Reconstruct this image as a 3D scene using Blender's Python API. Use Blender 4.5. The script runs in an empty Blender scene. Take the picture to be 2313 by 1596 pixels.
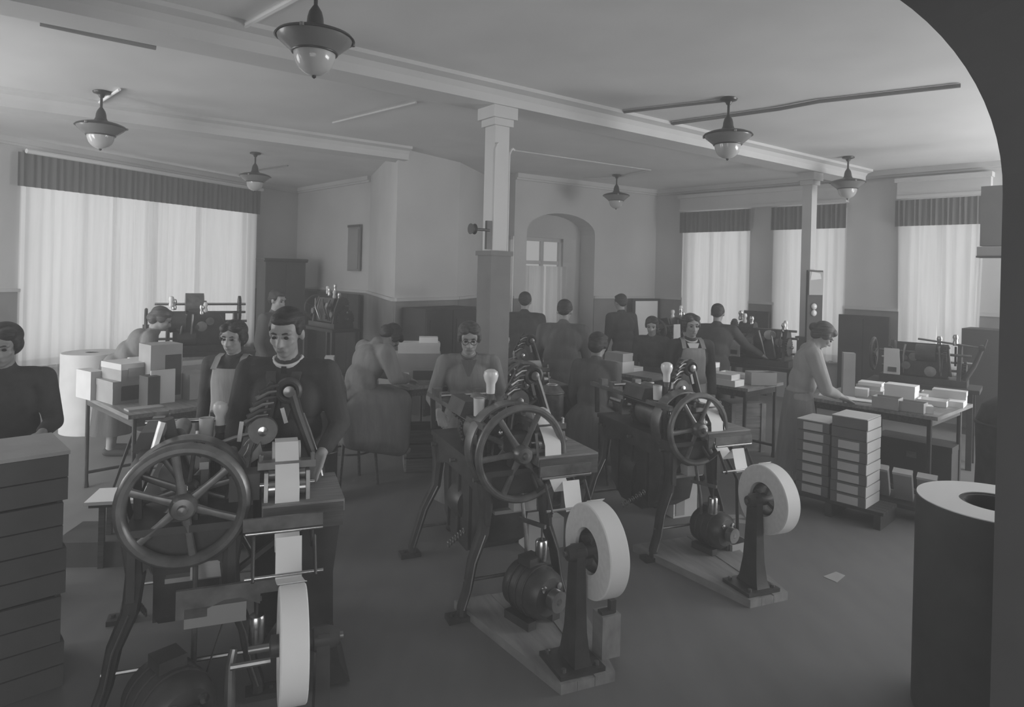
import bpy, bmesh, math, random
from math import sin, cos, pi, radians, sqrt, atan2
from mathutils import Vector as V, Matrix
random.seed(7)
SC = bpy.context.scene
COL = SC.collection

# ------------------------------------------------------------------ camera
W, H, F = 2313.0, 1596.0, 1500.0
CAMZ, HOR, ROLL = 1.85, 615.0, 0.025
cam = bpy.data.cameras.new('camera')
cam.sensor_width = 36.0
cam.lens = 36.0 * F / W
cam.shift_y = -(H / 2 - HOR) / W
cam.clip_start = 0.05
cam_ob = bpy.data.objects.new('camera', cam)
COL.objects.link(cam_ob)
cam_ob.matrix_world = Matrix.Translation((0, 0, CAMZ)) @ Matrix.Rotation(radians(90), 4, 'X') @ Matrix.Rotation(ROLL, 4, 'Z')
SC.camera = cam_ob

# ------------------------------------------------------------------ light and exposure
SC.view_settings.view_transform = 'Standard'
SC.view_settings.look = 'None'
SC.view_settings.exposure = 0.52
SC.view_settings.gamma = 1.0
SC.view_settings.use_curve_mapping = False
SC.cycles.use_denoising = True
SC.cycles.max_bounces = 6
SC.cycles.diffuse_bounces = 4
SC.cycles.glossy_bounces = 2
SC.cycles.volume_bounces = 0
SC.cycles.adaptive_threshold = 0.03
world = bpy.data.worlds.new('overcast_day')
SC.world = world
world.use_nodes = True
wn = world.node_tree
wn.nodes['Background'].inputs[0].default_value = (0.8, 0.8, 0.8, 1)
wn.nodes['Background'].inputs[1].default_value = 1.0
HAZE = 0.038
vs = wn.nodes.new('ShaderNodeVolumeScatter')
vs.inputs['Color'].default_value = (0.9, 0.9, 0.9, 1)
vs.inputs['Density'].default_value = HAZE
wn.links.new(vs.outputs[0], wn.nodes['World Output'].inputs['Volume'])

def area(name, loc, direction, sx, sy, power):
    l = bpy.data.lights.new(name, 'AREA')
    l.shape = 'RECTANGLE'; l.size = sx; l.size_y = sy; l.energy = power
    o = bpy.data.objects.new(name, l)
    COL.objects.link(o)
    o.location = loc
    o.rotation_euler = V(direction).to_track_quat('-Z', 'Y').to_euler()
    return o
# added lamp for assumed right-hand windows, none built, then three added fill lamps
area('daylight_assumed_right_windows', (8.2, 4.2, 1.75), (-1, 0.05, 0.85), 4.2, 2.4, 430)  # added lamp off the solid side wall, for assumed windows, tilted at the ceiling
area('fill_near_left', (-7.75, 4.2, 1.7), (0.91, -0.40, 0), 2.6, 2.2, 90)  # added fill lamp off the left wall, where no window is built
area('fill_front_left', (-7.3, 1.55, 1.45), (-0.2, 1, -0.35), 3.8, 2.0, 320)  # added fill lamp that brightens the back wall and the chimney side
area('fill_behind_camera', (-0.45, -1.45, 1.7), (0, 1, 0), 3.0, 2.2, 42)  # weak added lamp that lifts the fronts facing the camera
PANE = 0.72

# ------------------------------------------------------------------ pixel helpers: a pixel and a depth or a height give a point in the room
def ray(px, py):
    a = (px - W / 2) / F; b = (HOR - py) / F
    return a * cos(ROLL) - b * sin(ROLL), a * sin(ROLL) + b * cos(ROLL)
def at(px, py, Y):
    x, u = ray(px, py)
    return V((x * Y, Y, CAMZ + u * Y))
def atz(px, py, z):
    x, u = ray(px, py)
    Y = (z - CAMZ) / u
    return V((x * Y, Y, z))
def floor_at(px, py):
    return atz(px, py, 0.0)

# ------------------------------------------------------------------ materials (all grey: the photograph is black and white)
def mat(name, g, rough=0.7, metal=0.0, nscale=0, namt=0.0, bump=0.0, stretch=(1, 1, 1), spec=0.5):
    m = bpy.data.materials.new(name); m.use_nodes = True
    nt = m.node_tree; b = nt.nodes['Principled BSDF']
    b.inputs['Base Color'].default_value = (g, g, g, 1)
    b.inputs['Roughness'].default_value = rough
    b.inputs['Metallic'].default_value = metal
    b.inputs['Specular IOR Level'].default_value = spec
    if nscale:
        tc = nt.nodes.new('ShaderNodeTexCoord'); mp = nt.nodes.new('ShaderNodeMapping')
        mp.inputs['Scale'].default_value = stretch
        nt.links.new(tc.outputs['Object'], mp.inputs[0])
        n = nt.nodes.new('ShaderNodeTexNoise'); n.inputs['Scale'].default_value = nscale
        n.inputs['Detail'].default_value = 5
        nt.links.new(mp.outputs[0], n.inputs['Vector'])
        r = nt.nodes.new('ShaderNodeValToRGB')
        lo, hi = max(0, g * (1 - namt)), min(1, g * (1 + namt))
        r.color_ramp.elements[0].position = 0.3; r.color_ramp.elements[1].position = 0.7
        r.color_ramp.elements[0].color = (lo, lo, lo, 1); r.color_ramp.elements[1].color = (hi, hi, hi, 1)
        nt.links.new(n.outputs['Fac'], r.inputs[0])
        nt.links.new(r.outputs[0], b.inputs['Base Color'])
        if bump:
            bp = nt.nodes.new('ShaderNodeBump'); bp.inputs['Strength'].default_value = bump
            bp.inputs['Distance'].default_value = 0.01
            nt.links.new(n.outputs['Fac'], bp.inputs['Height'])
            nt.links.new(bp.outputs[0], b.inputs['Normal'])
    return m
def emissive(name, s):
    m = bpy.data.materials.new(name); m.use_nodes = True
    nt = m.node_tree; nt.nodes.remove(nt.nodes['Principled BSDF'])
    e = nt.nodes.new('ShaderNodeEmission'); e.inputs[0].default_value = (1, 1, 1, 1); e.inputs[1].default_value = s
    nt.links.new(e.outputs[0], nt.nodes['Material Output'].inputs[0])
    return m
def sheer(name, g, trans, clear):
    m = bpy.data.materials.new(name); m.use_nodes = True
    nt = m.node_tree; nt.nodes.remove(nt.nodes['Principled BSDF'])
    d = nt.nodes.new('ShaderNodeBsdfDiffuse'); t = nt.nodes.new('ShaderNodeBsdfTranslucent'); c = nt.nodes.new('ShaderNodeBsdfTransparent')
    tc = nt.nodes.new('ShaderNodeTexCoord'); mp = nt.nodes.new('ShaderNodeMapping'); mp.inputs['Scale'].default_value = (9, 9, 0.5)
    n = nt.nodes.new('ShaderNodeTexNoise'); n.inputs['Scale'].default_value = 2.2; n.inputs['Detail'].default_value = 4
    r = nt.nodes.new('ShaderNodeValToRGB')
    a = g * 0.94; r.color_ramp.elements[0].color = (a, a, a, 1); r.color_ramp.elements[1].color = (g, g, g, 1)
    r.color_ramp.elements[0].position = 0.35; r.color_ramp.elements[1].position = 0.6
    nt.links.new(tc.outputs['Object'], mp.inputs[0]); nt.links.new(mp.outputs[0], n.inputs['Vector']); nt.links.new(n.outputs['Fac'], r.inputs[0])
    for s in (d, t, c): nt.links.new(r.outputs[0], s.inputs[0])
    m1 = nt.nodes.new('ShaderNodeMixShader'); m1.inputs[0].default_value = trans
    nt.links.new(d.outputs[0], m1.inputs[1]); nt.links.new(t.outputs[0], m1.inputs[2])
    m2 = nt.nodes.new('ShaderNodeMixShader'); m2.inputs[0].default_value = clear
    nt.links.new(m1.outputs[0], m2.inputs[1]); nt.links.new(c.outputs[0], m2.inputs[2])
    nt.links.new(m2.outputs[0], nt.nodes['Material Output'].inputs[0])
    return m
M = dict(
    ceiling=mat('ceiling_plaster', .74, .9, nscale=1.2, namt=.07),
    wall=mat('wall_paint', .60, .85, nscale=1.5, namt=.06),
    dado=mat('dado_paint', .27, .7, nscale=3, namt=.12),
    beam=mat('beam_paint', .64, .85, nscale=2, namt=.05),
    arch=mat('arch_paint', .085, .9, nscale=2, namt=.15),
    floor=mat('worn_floor', .185, .6, nscale=5, namt=.10, bump=.15, stretch=(1.2, .35, 1)),
    iron=mat('black_iron', .06, .42, 0.0, nscale=9, namt=.3),
    steel=mat('dull_steel', .28, .35, .8, nscale=12, namt=.25),
    bright=mat('bright_steel', .62, .24, 1.0),
    wheel=mat('worn_wheel_iron', .17, .34, .35, nscale=14, namt=.35),
    wood=mat('dark_wood', .095, .55, nscale=5, namt=.35, stretch=(1, 12, 12)),
    wood_mid=mat('table_wood', .26, .45, nscale=5, namt=.3, stretch=(1, 9, 9)),
    wood_pale=mat('worn_pale_wood', .27, .7, nscale=4, namt=.22, stretch=(6, 1, 3)),
    black=mat('blackened_board', .055, .7, nscale=3, namt=.25),
    card=mat('grey_card', .40, .8, nscale=6, namt=.10),
    card_d=mat('dark_card', .095, .8, nscale=6, namt=.15),
    lapel=mat('lapel_cloth', .095, .85, nscale=12, namt=.2),
    card_m=mat('dull_card', .19, .8, nscale=6, namt=.12),
    card_l=mat('pale_card', .68, .8, nscale=6, namt=.06),
    paper=mat('white_paper', .90, .75),
    paper_side=mat('paper_roll_end', .80, .85, nscale=40, namt=.06),
    glass=mat('milk_glass', .82, .16),
    enamel=mat('dark_enamel', .05, .35),
    enamel_in=mat('grey_enamel', .30, .4),
    sheer=sheer('sheer_curtain', .95, .8, .12),
    valance=sheer('valance_cloth', .20, .25, .0),
    pane=emissive('daylit_pane', PANE),
    pane_dim=emissive('shaded_daylit_pane', .30),
    skin=mat('skin', .36, .5, nscale=8, namt=.06),
    hair=mat('dark_hair', .045, .6, nscale=22, namt=.5, bump=.9, stretch=(1, .25, 2.5)),
    hair_m=mat('brown_hair', .09, .6, nscale=22, namt=.5, bump=.9, stretch=(1, .25, 2.5)),
    jacket=mat('dark_jacket_cloth', .058, .85, nscale=7, namt=.25, bump=.8, stretch=(1.6, 1.2, .7)),
    black_cloth=mat('black_cloth', .052, .9, nscale=12, namt=.3),
    smock=mat('grey_smock_cloth', .23, .9, nscale=7, namt=.18, bump=1.0, stretch=(2.2, 1.6, .45)),
    smock_d=mat('dim_dress_cloth', .12, .9, nscale=7, namt=.2, bump=.8, stretch=(2.2, 1.6, .45)),
    smock_l=mat('pale_smock_cloth', .34, .9, nscale=7, namt=.12, bump=.8, stretch=(2.2, 1.6, .45)),
    linen=mat('white_linen', .75, .85),
    casing=mat('casing_paint', .17, .6, nscale=4, namt=.15),
    lamp_glass=mat('grey_lamp_glass', .20, .25),
    bowl=mat('lamp_bowl_glass', .52, .12),
    eye=mat('eye_dark', .02, .3),
    lip=mat('lip', .2, .5),
)

# ------------------------------------------------------------------ mesh builder
class MB:
    def __init__(s): s.v = []; s.f = []
    def add(s, vs_, fs):
        o = len(s.v); s.v += [tuple(p) for p in vs_]; s.f += [tuple(i + o for i in f) for f in fs]; return s
    def box(s, c, d, rz=0.0, m=None):
        x, y, z = d[0] / 2, d[1] / 2, d[2] / 2
        ps = [V(p) for p in ((-x, -y, -z), (x, -y, -z), (x, y, -z), (-x, y, -z), (-x, -y, z), (x, -y, z), (x, y, z), (-x, y, z))]
        R = m if m is not None else Matrix.Rotation(rz, 3, 'Z')
        return s.add([R @ p + V(c) for p in ps], [(0, 3, 2, 1), (4, 5, 6, 7), (0, 1, 5, 4), (1, 2, 6, 5), (2, 3, 7, 6), (3, 0, 4, 7)])
    def span(s, a, b):
        return s.box([(a[i] + b[i]) / 2 for i in range(3)], [abs(a[i] - b[i]) for i in range(3)])
    def frame(s, d):
        d = V(d).normalized(); up = V((0, 0, 1)) if abs(d.z) < .95 else V((0, 1, 0))
        r = d.cross(up).normalized(); return r, r.cross(d).normalized(), d
    def bar(s, a, b, w, h, up=None):
        a, b = V(a), V(b); r, u, d = s.frame(b - a)
        if up is not None:
            r = d.cross(V(up)).normalized(); u = r.cross(d).normalized()
        ps = [p + r * sx * w / 2 + u * sz * h / 2 for p in (a, b) for sx, sz in ((-1, -1), (1, -1), (1, 1), (-1, 1))]
        return s.add(ps, [(0, 1, 2, 3), (7, 6, 5, 4), (0, 4, 5, 1), (1, 5, 6, 2), (2, 6, 7, 3), (3, 7, 4, 0)])
    def tube(s, pts, rad, n=10, flat=1.0, caps=True, side=None):
        pts = [V(p) for p in pts]; k = len(pts)
        rad = rad if isinstance(rad, (list, tuple)) else [rad] * k
        ref = None; rings = []
        for i, p in enumerate(pts):
            d = (pts[min(i + 1, k - 1)] - pts[max(i - 1, 0)]).normalized()
            if side is not None:
                ref = (V(side) - d * d.dot(V(side))).normalized()
            elif ref is None:
                ref = s.frame(d)[0]
            else:
                ref = (ref - d * ref.dot(d)).normalized()
            o = d.cross(ref)
            rings.append([p + (ref * cos(2 * pi * j / n) * flat + o * sin(2 * pi * j / n)) * rad[i] for j in range(n)])
        vs_ = [q for r in rings for q in r]; fs = []
        for i in range(k - 1):
            for j in range(n):
                a, b = i * n + j, i * n + (j + 1) % n
                fs.append((a, b, b + n, a + n))
        if caps:
            fs.append(tuple(range(n - 1, -1, -1))); fs.append(tuple((k - 1) * n + j for j in range(n)))
        return s.add(vs_, fs)
    def cyl(s, a, b, r0, r1=None, n=16):
        return s.tube([a, b], [r0, r0 if r1 is None else r1], n)
    def lathe(s, prof, c=(0, 0, 0), axis=(0, 0, 1), n=24, closed=False):
        c = V(c); d = V(axis).normalized()
        r = V((1, 0, 0)) if abs(d.x) < .9 else V((0, 1, 0))
        r = (r - d * d.dot(r)).normalized(); o = d.cross(r)
        k = len(prof); vs_ = []; fs = []
        for (rr, z) in prof:
            for j in range(n):
                t = 2 * pi * j / n
                vs_.append(c + d * z + (r * cos(t) + o * sin(t)) * max(rr, 1e-5))
        for i in range(k if closed else k - 1):
            for j in range(n):
                a, b = i * n + j, i * n + (j + 1) % n; i2 = ((i + 1) % k) * n
                fs.append((a, b, i2 + (j + 1) % n, i2 + j))
        if not closed:
            fs.append(tuple(range(n - 1, -1, -1))); fs.append(tuple((k - 1) * n + j for j in range(n)))
        return s.add(vs_, fs)
    def ring(s, c, axis, R, r, n=36, m=8, w=None):
        w = r if w is None else w
        return s.lathe([(R + r * cos(2 * pi * j / m), w * sin(2 * pi * j / m)) for j in range(m)], c, axis, n, True)
    def prism(s, poly, o, ax, ay, thick):
        o, ax, ay, t = V(o), V(ax), V(ay), V(thick); n = len(poly)
        p0 = [o + ax * x + ay * y for x, y in poly]
        return s.add(p0 + [p + t for p in p0], [tuple(range(n - 1, -1, -1)), tuple(range(n, 2 * n))] + [(i, (i + 1) % n, (i + 1) % n + n, i + n) for i in range(n)])
    def ball(s, c, r, n=12, m=8, R=None):
        r = r if isinstance(r, (list, tuple)) else (r, r, r); c = V(c); R = R or Matrix.Identity(3)
        vs_ = [c + R @ V((0, 0, -r[2]))]; fs = []
        for i in range(1, m):
            t = -pi / 2 + pi * i / m
            for j in range(n):
                q = 2 * pi * j / n
                vs_.append(c + R @ V((r[0] * cos(t) * cos(q), r[1] * cos(t) * sin(q), r[2] * sin(t))))
        vs_.append(c + R @ V((0, 0, r[2]))); top = len(vs_) - 1
        for j in range(n):
            k = (j + 1) % n
            fs.append((0, 1 + k, 1 + j)); fs.append((top, top - n + j, top - n + k))
            for i in range(m - 2):
                a = 1 + i * n
                fs.append((a + j, a + k, a + n + k, a + n + j))
        return s.add(vs_, fs)
    def capsule(s, a, b, ra, rb=None, n=12):
        rb = ra if rb is None else rb; a, b = V(a), V(b); d = (b - a); L = d.length
        if L < 1e-4: return s.ball(a, ra, n)
        prof = [(ra * cos(t), -ra * sin(t)) for t in (1.5, 1.1, .7, .35, 0)] + [(rb * cos(t), L + rb * sin(t)) for t in (0, .35, .7, 1.1, 1.5)]
        return s.lathe(prof, a, d, n)
    def ribbon(s, pts, wv, th=.002):
        pts = [V(p) for p in pts]; wv = V(wv); k = len(pts); vs_ = []; fs = []
        for i, p in enumerate(pts):
            d = (pts[min(i + 1, k - 1)] - pts[max(i - 1, 0)]).normalized(); nn = d.cross(wv).normalized() * th
            vs_ += [p - wv / 2, p + wv / 2, p + wv / 2 + nn, p - wv / 2 + nn]
        for i in range(k - 1):
            for j in range(4):
                a, b = i * 4 + j, i * 4 + (j + 1) % 4; fs.append((a, b, b + 4, a + 4))
        fs += [(3, 2, 1, 0), tuple(4 * (k - 1) + j for j in range(4))]
        return s.add(vs_, fs)
    def mesh(s, name, m, smooth=True):
        me = bpy.data.meshes.new(name); me.from_pydata(s.v, [], s.f)
        bm = bmesh.new(); bm.from_mesh(me); bmesh.ops.recalc_face_normals(bm, faces=bm.faces); bm.to_mesh(me); bm.free()
        if m: me.materials.append(M[m] if isinstance(m, str) else m)
        if smooth:
            me.shade_smooth(); me.set_sharp_from_angle(angle=radians(38))
        return me
    def build(s, name, m, parent=None, smooth=True):
        o = bpy.data.objects.new(name, s.mesh(name, m, smooth)); COL.objects.link(o)
        if parent is not None: o.parent = parent
        return o
def tag(o, label=None, cat=None, group=None, kind=None):
    if label: o['label'] = label
    if cat: o['category'] = cat
    if group: o['group'] = group
    if kind: o['kind'] = kind
    return o
def thing(name, label, cat, loc=(0, 0, 0), rz=0.0, group=None):
    o = bpy.data.objects.new(name, None); o.empty_display_size = .1; COL.objects.link(o)
    o.location = loc; o.rotation_euler = (0, 0, rz)
    return tag(o, label, cat, group)
def struct(name, mb, m, parent=None, smooth=False):
    o = mb.build(name, m, parent, smooth)
    if parent is None: o['kind'] = 'structure'
    return o
def copy_tree(o, parent=None):
    c = o.copy(); COL.objects.link(c)
    if parent is not None: c.parent = parent
    for ch in list(o.children): copy_tree(ch, c)
    return c
# ------------------------------------------------------------------ room shell
CZ = 3.42
LW0, LW1 = V((-10.3, -.2, 0)), V((-4.32, 13.3, 0))      # left wall line
ld = (LW1 - LW0).normalized(); ln = V((ld.y, -ld.x, 0))   # ln points into the room
C1 = V((-4.32, 13.3, 0)); P_A = at(833, 600, 11.25); P_B = at(893, 600, 8.55); P_C = at(1034, 600, 9.6)
P_D = at(1100, 600, 11.0); P_E = at(1160, 600, 10.5); C2 = V((2.63, 12.2, 0)); C3 = V((8.5, 5.95, 0))
for p in (P_A, P_B, P_C, P_D, P_E): p.z = 0
DZ = 1.44
struct('floor', MB().span((-11, -2, -.12), (9, 16, 0)), 'floor')
struct('ceiling', MB().span((-11, 1.0, CZ), (9, 16, CZ + .2)), 'ceiling')
def wall_run(mb, a, b, z0, z1, t=.25, out=None):
    a, b = V(a), V(b); d = (b - a).normalized(); n = out if out is not None else V((-d.y, d.x, 0))
    mb.prism([(0, z0), ((b - a).length, z0), ((b - a).length, z1), (0, z1)], (a.x, a.y, 0), d, (0, 0, 1), n * t)
    return mb
# left wall with its wide window
def onl(px):                                            # point of the left wall seen at column px
    k = (px - W / 2) / F + .0002
    # solve (LW0 + t ld).x = k * y
    t = (k * LW0.y - LW0.x) / (ld.x - k * ld.y); return LW0 + ld * t
wl0, wl1 = onl(44), onl(568)
WB, WT = .45, 3.30
out = -ln
mb = MB()
wall_run(mb, LW0, wl0, 0, CZ, .3, out); wall_run(mb, wl1, LW1, 0, CZ, .3, out)
wall_run(mb, wl0, wl1, 0, WB, .3, out); wall_run(mb, wl0, wl1, WT, CZ, .3, out)
struct('wall_left', mb, 'wall')
# back wall, the chimney breast and the recess beside it
mb = MB(); wall_run(mb, C1, P_A, 0, CZ); struct('wall_back', mb, 'wall')
mb = MB(); mb.prism([(p.x, p.y) for p in (P_A, P_B, P_C, P_D, V((.2, 12.6, 0)), V((-2.0, 12.6, 0)))], (0, 0, 0), (1, 0, 0), (0, 1, 0), (0, 0, CZ))
struct('wall_chimney', mb, 'wall')
# wall with the arched window
ed = (C2 - P_E).normalized(); en = V((-ed.y, ed.x, 0)); EL = (C2 - P_E).length
def one(px):
    k = (px - W / 2) / F; t = (k * P_E.y - P_E.x) / (ed.x - k * ed.y); return t
a0, a1 = one(1188), one(1342)
def aw_z(py, t): 
    p = P_E + ed * t; return CAMZ + (HOR + .025 * ((p.x / p.y) * F) - py) / F * p.y
z_top = aw_z(482, (a0 + a1) / 2); mid = (a0 + a1) / 2; aw = (a1 - a0) / 2; z_spr = z_top - .32
mb = MB(); wall_run(mb, P_D, P_E, 0, CZ)
arc = [(mid + aw * cos(t), z_spr + .32 * sin(t)) for t in [pi * i / 14 for i in range(15)]]
mb.prism([(0, 0), (a0, 0), (a0, CZ), (0, CZ)], P_E, ed, (0, 0, 1), en * .45)
mb.prism([(a1, 0), (EL, 0), (EL, CZ), (a1, CZ)], P_E, ed, (0, 0, 1), en * .45)
for i in range(14):
    (x0, y0), (x1, y1) = arc[i], arc[i + 1]
    mb.prism([(x0, y0), (x1, y1), (x1, CZ), (x0, CZ)], P_E, ed, (0, 0, 1), en * .45)
w0, w1 = one(1212), one(1302); wz1 = aw_z(536, mid); wz0 = .9
zz = z_top + .02
bk = en * .38
for (x0, x1, q0, q1) in ((a0, w0, 0, zz), (w1, a1, 0, zz), (w0, w1, 0, wz0), (w0, w1, wz1, zz)):
    mb.prism([(x0, q0), (x1, q0), (x1, q1), (x0, q1)], P_E + bk, ed, (0, 0, 1), en * .1)
struct('wall_arch_window', mb, 'wall')
# right wall with three windows
rd = (C3 - C2).normalized(); rn = V((-rd.y, rd.x, 0)); RL = (C3 - C2).length
if rn.dot(V((0, 1, 0))) < 0: rn = -rn
def onr(px):
    k = (px - W / 2) / F; return (k * C2.y - C2.x) / (rd.x - k * rd.y)
RW = [(onr(1545), onr(1692)), (onr(1752), onr(1906)), (onr(2032), onr(2216))]
RB, RT = .66, 3.0
mb = MB(); prev = 0
def rrect(mb, x0, x1, z0, z1, t=.3, off=0): mb.prism([(x0, z0), (x1, z0), (x1, z1), (x0, z1)], C2 + rn * off, rd, (0, 0, 1), rn * t)
for (x0, x1) in RW:
    rrect(mb, prev, x0, 0, CZ); rrect(mb, x0, x1, 0, RB); rrect(mb, x0, x1, RT, CZ); prev = x1
rrect(mb, prev, RL, 0, CZ)
struct('wall_right', mb, 'wall')
struct('wall_side', MB().span((8.5, 1.0, 0), (8.7, 6.1, CZ)), 'wall')
# foreground wall with the dark rounded opening the camera looks through
AY0, AY1 = .95, 1.40
jr = 1.03; jl = -2.3; R_ = .508; zt = CAMZ + (HOR + 28 - 440 + 545) / F * AY1
mb = MB()
mb.span((jr, AY0, 0), (9, AY1, CZ)); mb.span((-10.2, AY0, 0), (jl, AY1, CZ)); mb.span((jl, AY0, zt), (jr, AY1, CZ))
zc = zt - R_
for sgn, xj in ((1, jr), (-1, jl)):
    RX = .575
    pts = [(xj - sgn * RX + sgn * RX * sin(t), zc + R_ * cos(t)) for t in [pi / 2 * i / 20 for i in range(21)]]
    for i in range(20):
        (x0, z0), (x1, z1) = pts[i], pts[i + 1]
        mb.prism([(x0, z0), (x1, z1), (x1, zt), (x0, zt)], (0, AY0, 0), (1, 0, 0), (0, 0, 1), (0, AY1 - AY0, 0))
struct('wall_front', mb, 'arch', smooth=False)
# passage the photographer stands in
mb = MB(); mb.span((-2.7, -1.6, 0), (-2.5, AY0, 3)); mb.span((1.6, -1.6, 0), (1.8, AY0, 3)); mb.span((-2.7, -1.8, 0), (1.8, -1.6, 3)); mb.span((-2.7, -1.8, 3), (1.8, 1.0, 3.2))
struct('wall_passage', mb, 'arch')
# dado: darker painted lower walls, each run a thin board with a top moulding
def dado(name, a, b, n, z=DZ, t=.02, cap=True):
    mb = MB(); wall_run(mb, a, b, 0, z, t, n); o = struct(name, mb, 'dado')
    if cap:
        m2 = MB(); wall_run(m2, a, b, z, z + .04, t + .02, n); m2.build('dado_rail', 'wall', o, False)
    return o
dado('trim_1', wl1 + ld * .02, LW1, ln); dado('trim_2', LW0 + ld * 2, wl0, ln)
bn = V((-(P_A - C1).y, (P_A - C1).x, 0)).normalized() * -1
dado('trim_3', C1, P_A, bn)
def inward(a, b, ref):
    d = (b - a).normalized(); n = V((-d.y, d.x, 0))
    return n if n.dot(ref - a) > 0 else -n
CTR = V((0, 6, 0))
dado('trim_4', P_A, P_B, inward(P_A, P_B, V((-4, 9, 0)))); dado('trim_5', P_B, P_C, inward(P_B, P_C, CTR)); dado('trim_6', P_C, P_D, inward(P_C, P_D, V((1, 9, 0))))
dado('trim_7', P_E, P_E + ed * a0, -en); dado('trim_8', P_E + ed * a1, C2, -en)
px_ = [0] + [v for w in RW for v in w] + [RL]
for i in range(4):
    dado('trim_%d' % (9 + i), C2 + rd * px_[2 * i], C2 + rd * px_[2 * i + 1], -rn)
# box mouldings over the right windows
for i, (x0, x1) in enumerate(((RW[0][0] - .05, RW[1][1] + .05), (RW[2][0] - .03, RW[2][1] + .1))):
    mb = MB(); rrect(mb, x0, x1, 3.02, 3.26, -.10); rrect(mb, x0 - .02, x1 + .02, 3.22, 3.28, -.15); rrect(mb, x0, x1, 3.0, 3.04, -.12)
    struct('trim_%d' % (13 + i), mb, 'beam')
# ceiling beams
def beam(name, a, b, w=.30, drop=.16):
    a, b = V((a[0], a[1], 0)), V((b[0], b[1], 0)); d = (b - a).normalized(); n = V((-d.y, d.x, 0)); L = (b - a).length
    prof = [(-w / 2 - .10, CZ + .01), (-w / 2 - .10, CZ - .03), (-w / 2 - .03, CZ - .05), (-w / 2, CZ - .09), (-w / 2, CZ - drop), (w / 2, CZ - drop), (w / 2, CZ - .09), (w / 2 + .03, CZ - .05), (w / 2 + .10, CZ - .03), (w / 2 + .10, CZ + .01)]
    mb = MB(); mb.prism(prof, a, n, (0, 0, 1), d * L); return struct(name, mb, 'beam')
bd = V((4.08, 3.05, 0)).normalized()
cA = V((-.157, 5.75, 0)); cB = V((3.92, 8.8, 0))
beam('trim_15', cA - bd * 8.2, cB + bd * 1.2)
q0 = V((-3.92, 6.87, 0)); b2 = (V((-2.0, 8.26, 0)) - q0).normalized()
beam('trim_16', q0 - b2 * 4.2, q0 + b2 * 3.05)
# cornice strip along the right wall and back wall
for i, (a, b, n) in enumerate(((C2, C3, -rn), (C1, P_A, bn), (P_E, C2, -en), (LW0 + ld * 1.5, LW1, ln))):
    mb = MB(); wall_run(mb, a, b, CZ - .07, CZ, .07, n); wall_run(mb, a, b, CZ - .1, CZ - .07, .04, n); struct('trim_%d' % (17 + i), mb, 'beam')
# chamfered slab under the ceiling at the head of the chimney breast
# columns: painted shaft, small capital, lower casing
def column(n, c, w, ztop, zc, cw, rz):
    o = struct('column_%d' % n, MB().box((0, 0, ztop / 2), (w, w, ztop)), 'beam'); o.location = c; o.rotation_euler = (0, 0, rz)
    MB().box((0, 0, ztop - .05), (w + .1, w + .1, .1)).build('capital', 'beam', o, False)
    MB().box((0, 0, ztop - .13), (w + .05, w + .05, .06)).build('capital_neck', 'beam', o, False)
    mb = MB(); mb.box((0, 0, zc / 2), (cw, cw, zc)); mb.box((0, 0, zc - .02), (cw + .03, cw + .03, .04)); mb.build('column_casing', 'casing', o, False)
    return o
rzb = atan2(bd.y, bd.x)
col1 = column(1, cA, .15, CZ - .16, 2.03, .205, rzb)
for (x, y, h) in ((-.085, -.085, 2.95), (.095, -.05, 2.93)):        # two thin conduits down the shaft, hooked at the top
    mb = MB(); mb.tube([(x, y, 2.0), (x, y, h - .06), (x + .02, y, h - .015), (x + .05, y + .02, h), (x + .09, y + .05, h)], .012, 8); mb.build('conduit', 'wall', col1)
col2 = column(2, cB, .13, CZ - .16, 1.1, .17, rzb)
# windows
def fr_left(x0, x1, z0, z1, t, o): return None
def window(name, o, d, n, x0, x1, z0, z1, nm, depth=.22, transom=None, pm='pane'):
    root = MB(); o = V(o)
    def r(mb, a, b, c, e, off, t): mb.prism([(a, c), (b, c), (b, e), (a, e)], o + n * off, d, (0, 0, 1), n * t)
    fw = .06
    for (a, b, c, e) in ((x0, x0 + fw, z0, z1), (x1 - fw, x1, z0, z1), (x0, x1, z0, z0 + fw), (x0, x1, z1 - fw, z1)): r(root, a, b, c, e, depth - .04, .06)
    w = struct(name, root, 'beam')
    for i in range(nm):
        xm = x0 + (x1 - x0) * (i + 1) / (nm + 1); mb = MB(); r(mb, xm - .03, xm + .03, z0, z1, depth - .03, .05); mb.build('mullion', 'beam', w, False)
    if transom:
        mb = MB(); r(mb, x0, x1, transom - .03, transom + .03, depth - .03, .05); mb.build('transom', 'beam', w, False)
    for i in range(nm + 1):
        a = x0 + (x1 - x0) * i / (nm + 1); b = x0 + (x1 - x0) * (i + 1) / (nm + 1)
        mb = MB(); r(mb, a, b, z0, z1, depth + .02, .01); mb.build('pane', pm, w, False)
    mb = MB(); r(mb, x0 - .04, x1 + .04, z0 - .04, z0, -.05, depth + .05); mb.build('sill', 'beam', w, False)
    return w
window('window_1', wl0, ld, out, 0, (wl1 - wl0).length, WB, WT, 3)
for i, (x0, x1) in enumerate(RW): window('window_%d' % (2 + i), C2, rd, rn, x0, x1, RB, RT, 1)
window('window_5', P_E + bk, ed, en, w0, w1, wz0, wz1, 1, depth=.08, transom=wz1 - .42, pm='pane_dim')
sd = (P_E - P_D).normalized(); sn = V((-sd.y, sd.x, 0))
if sn.y < 0: sn = -sn
def onc(px):
    k = (px - W / 2) / F; return (k * P_D.y - P_D.x) / (sd.x - k * sd.y)
pe = P_D + sd * onc(1148)
window('window_6', P_D - sn * .06, sd, sn, onc(1137), onc(1159), at(1148, 722, pe.y).z, at(1148, 533, pe.y).z, 0, depth=.03, pm='pane_dim')

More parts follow.
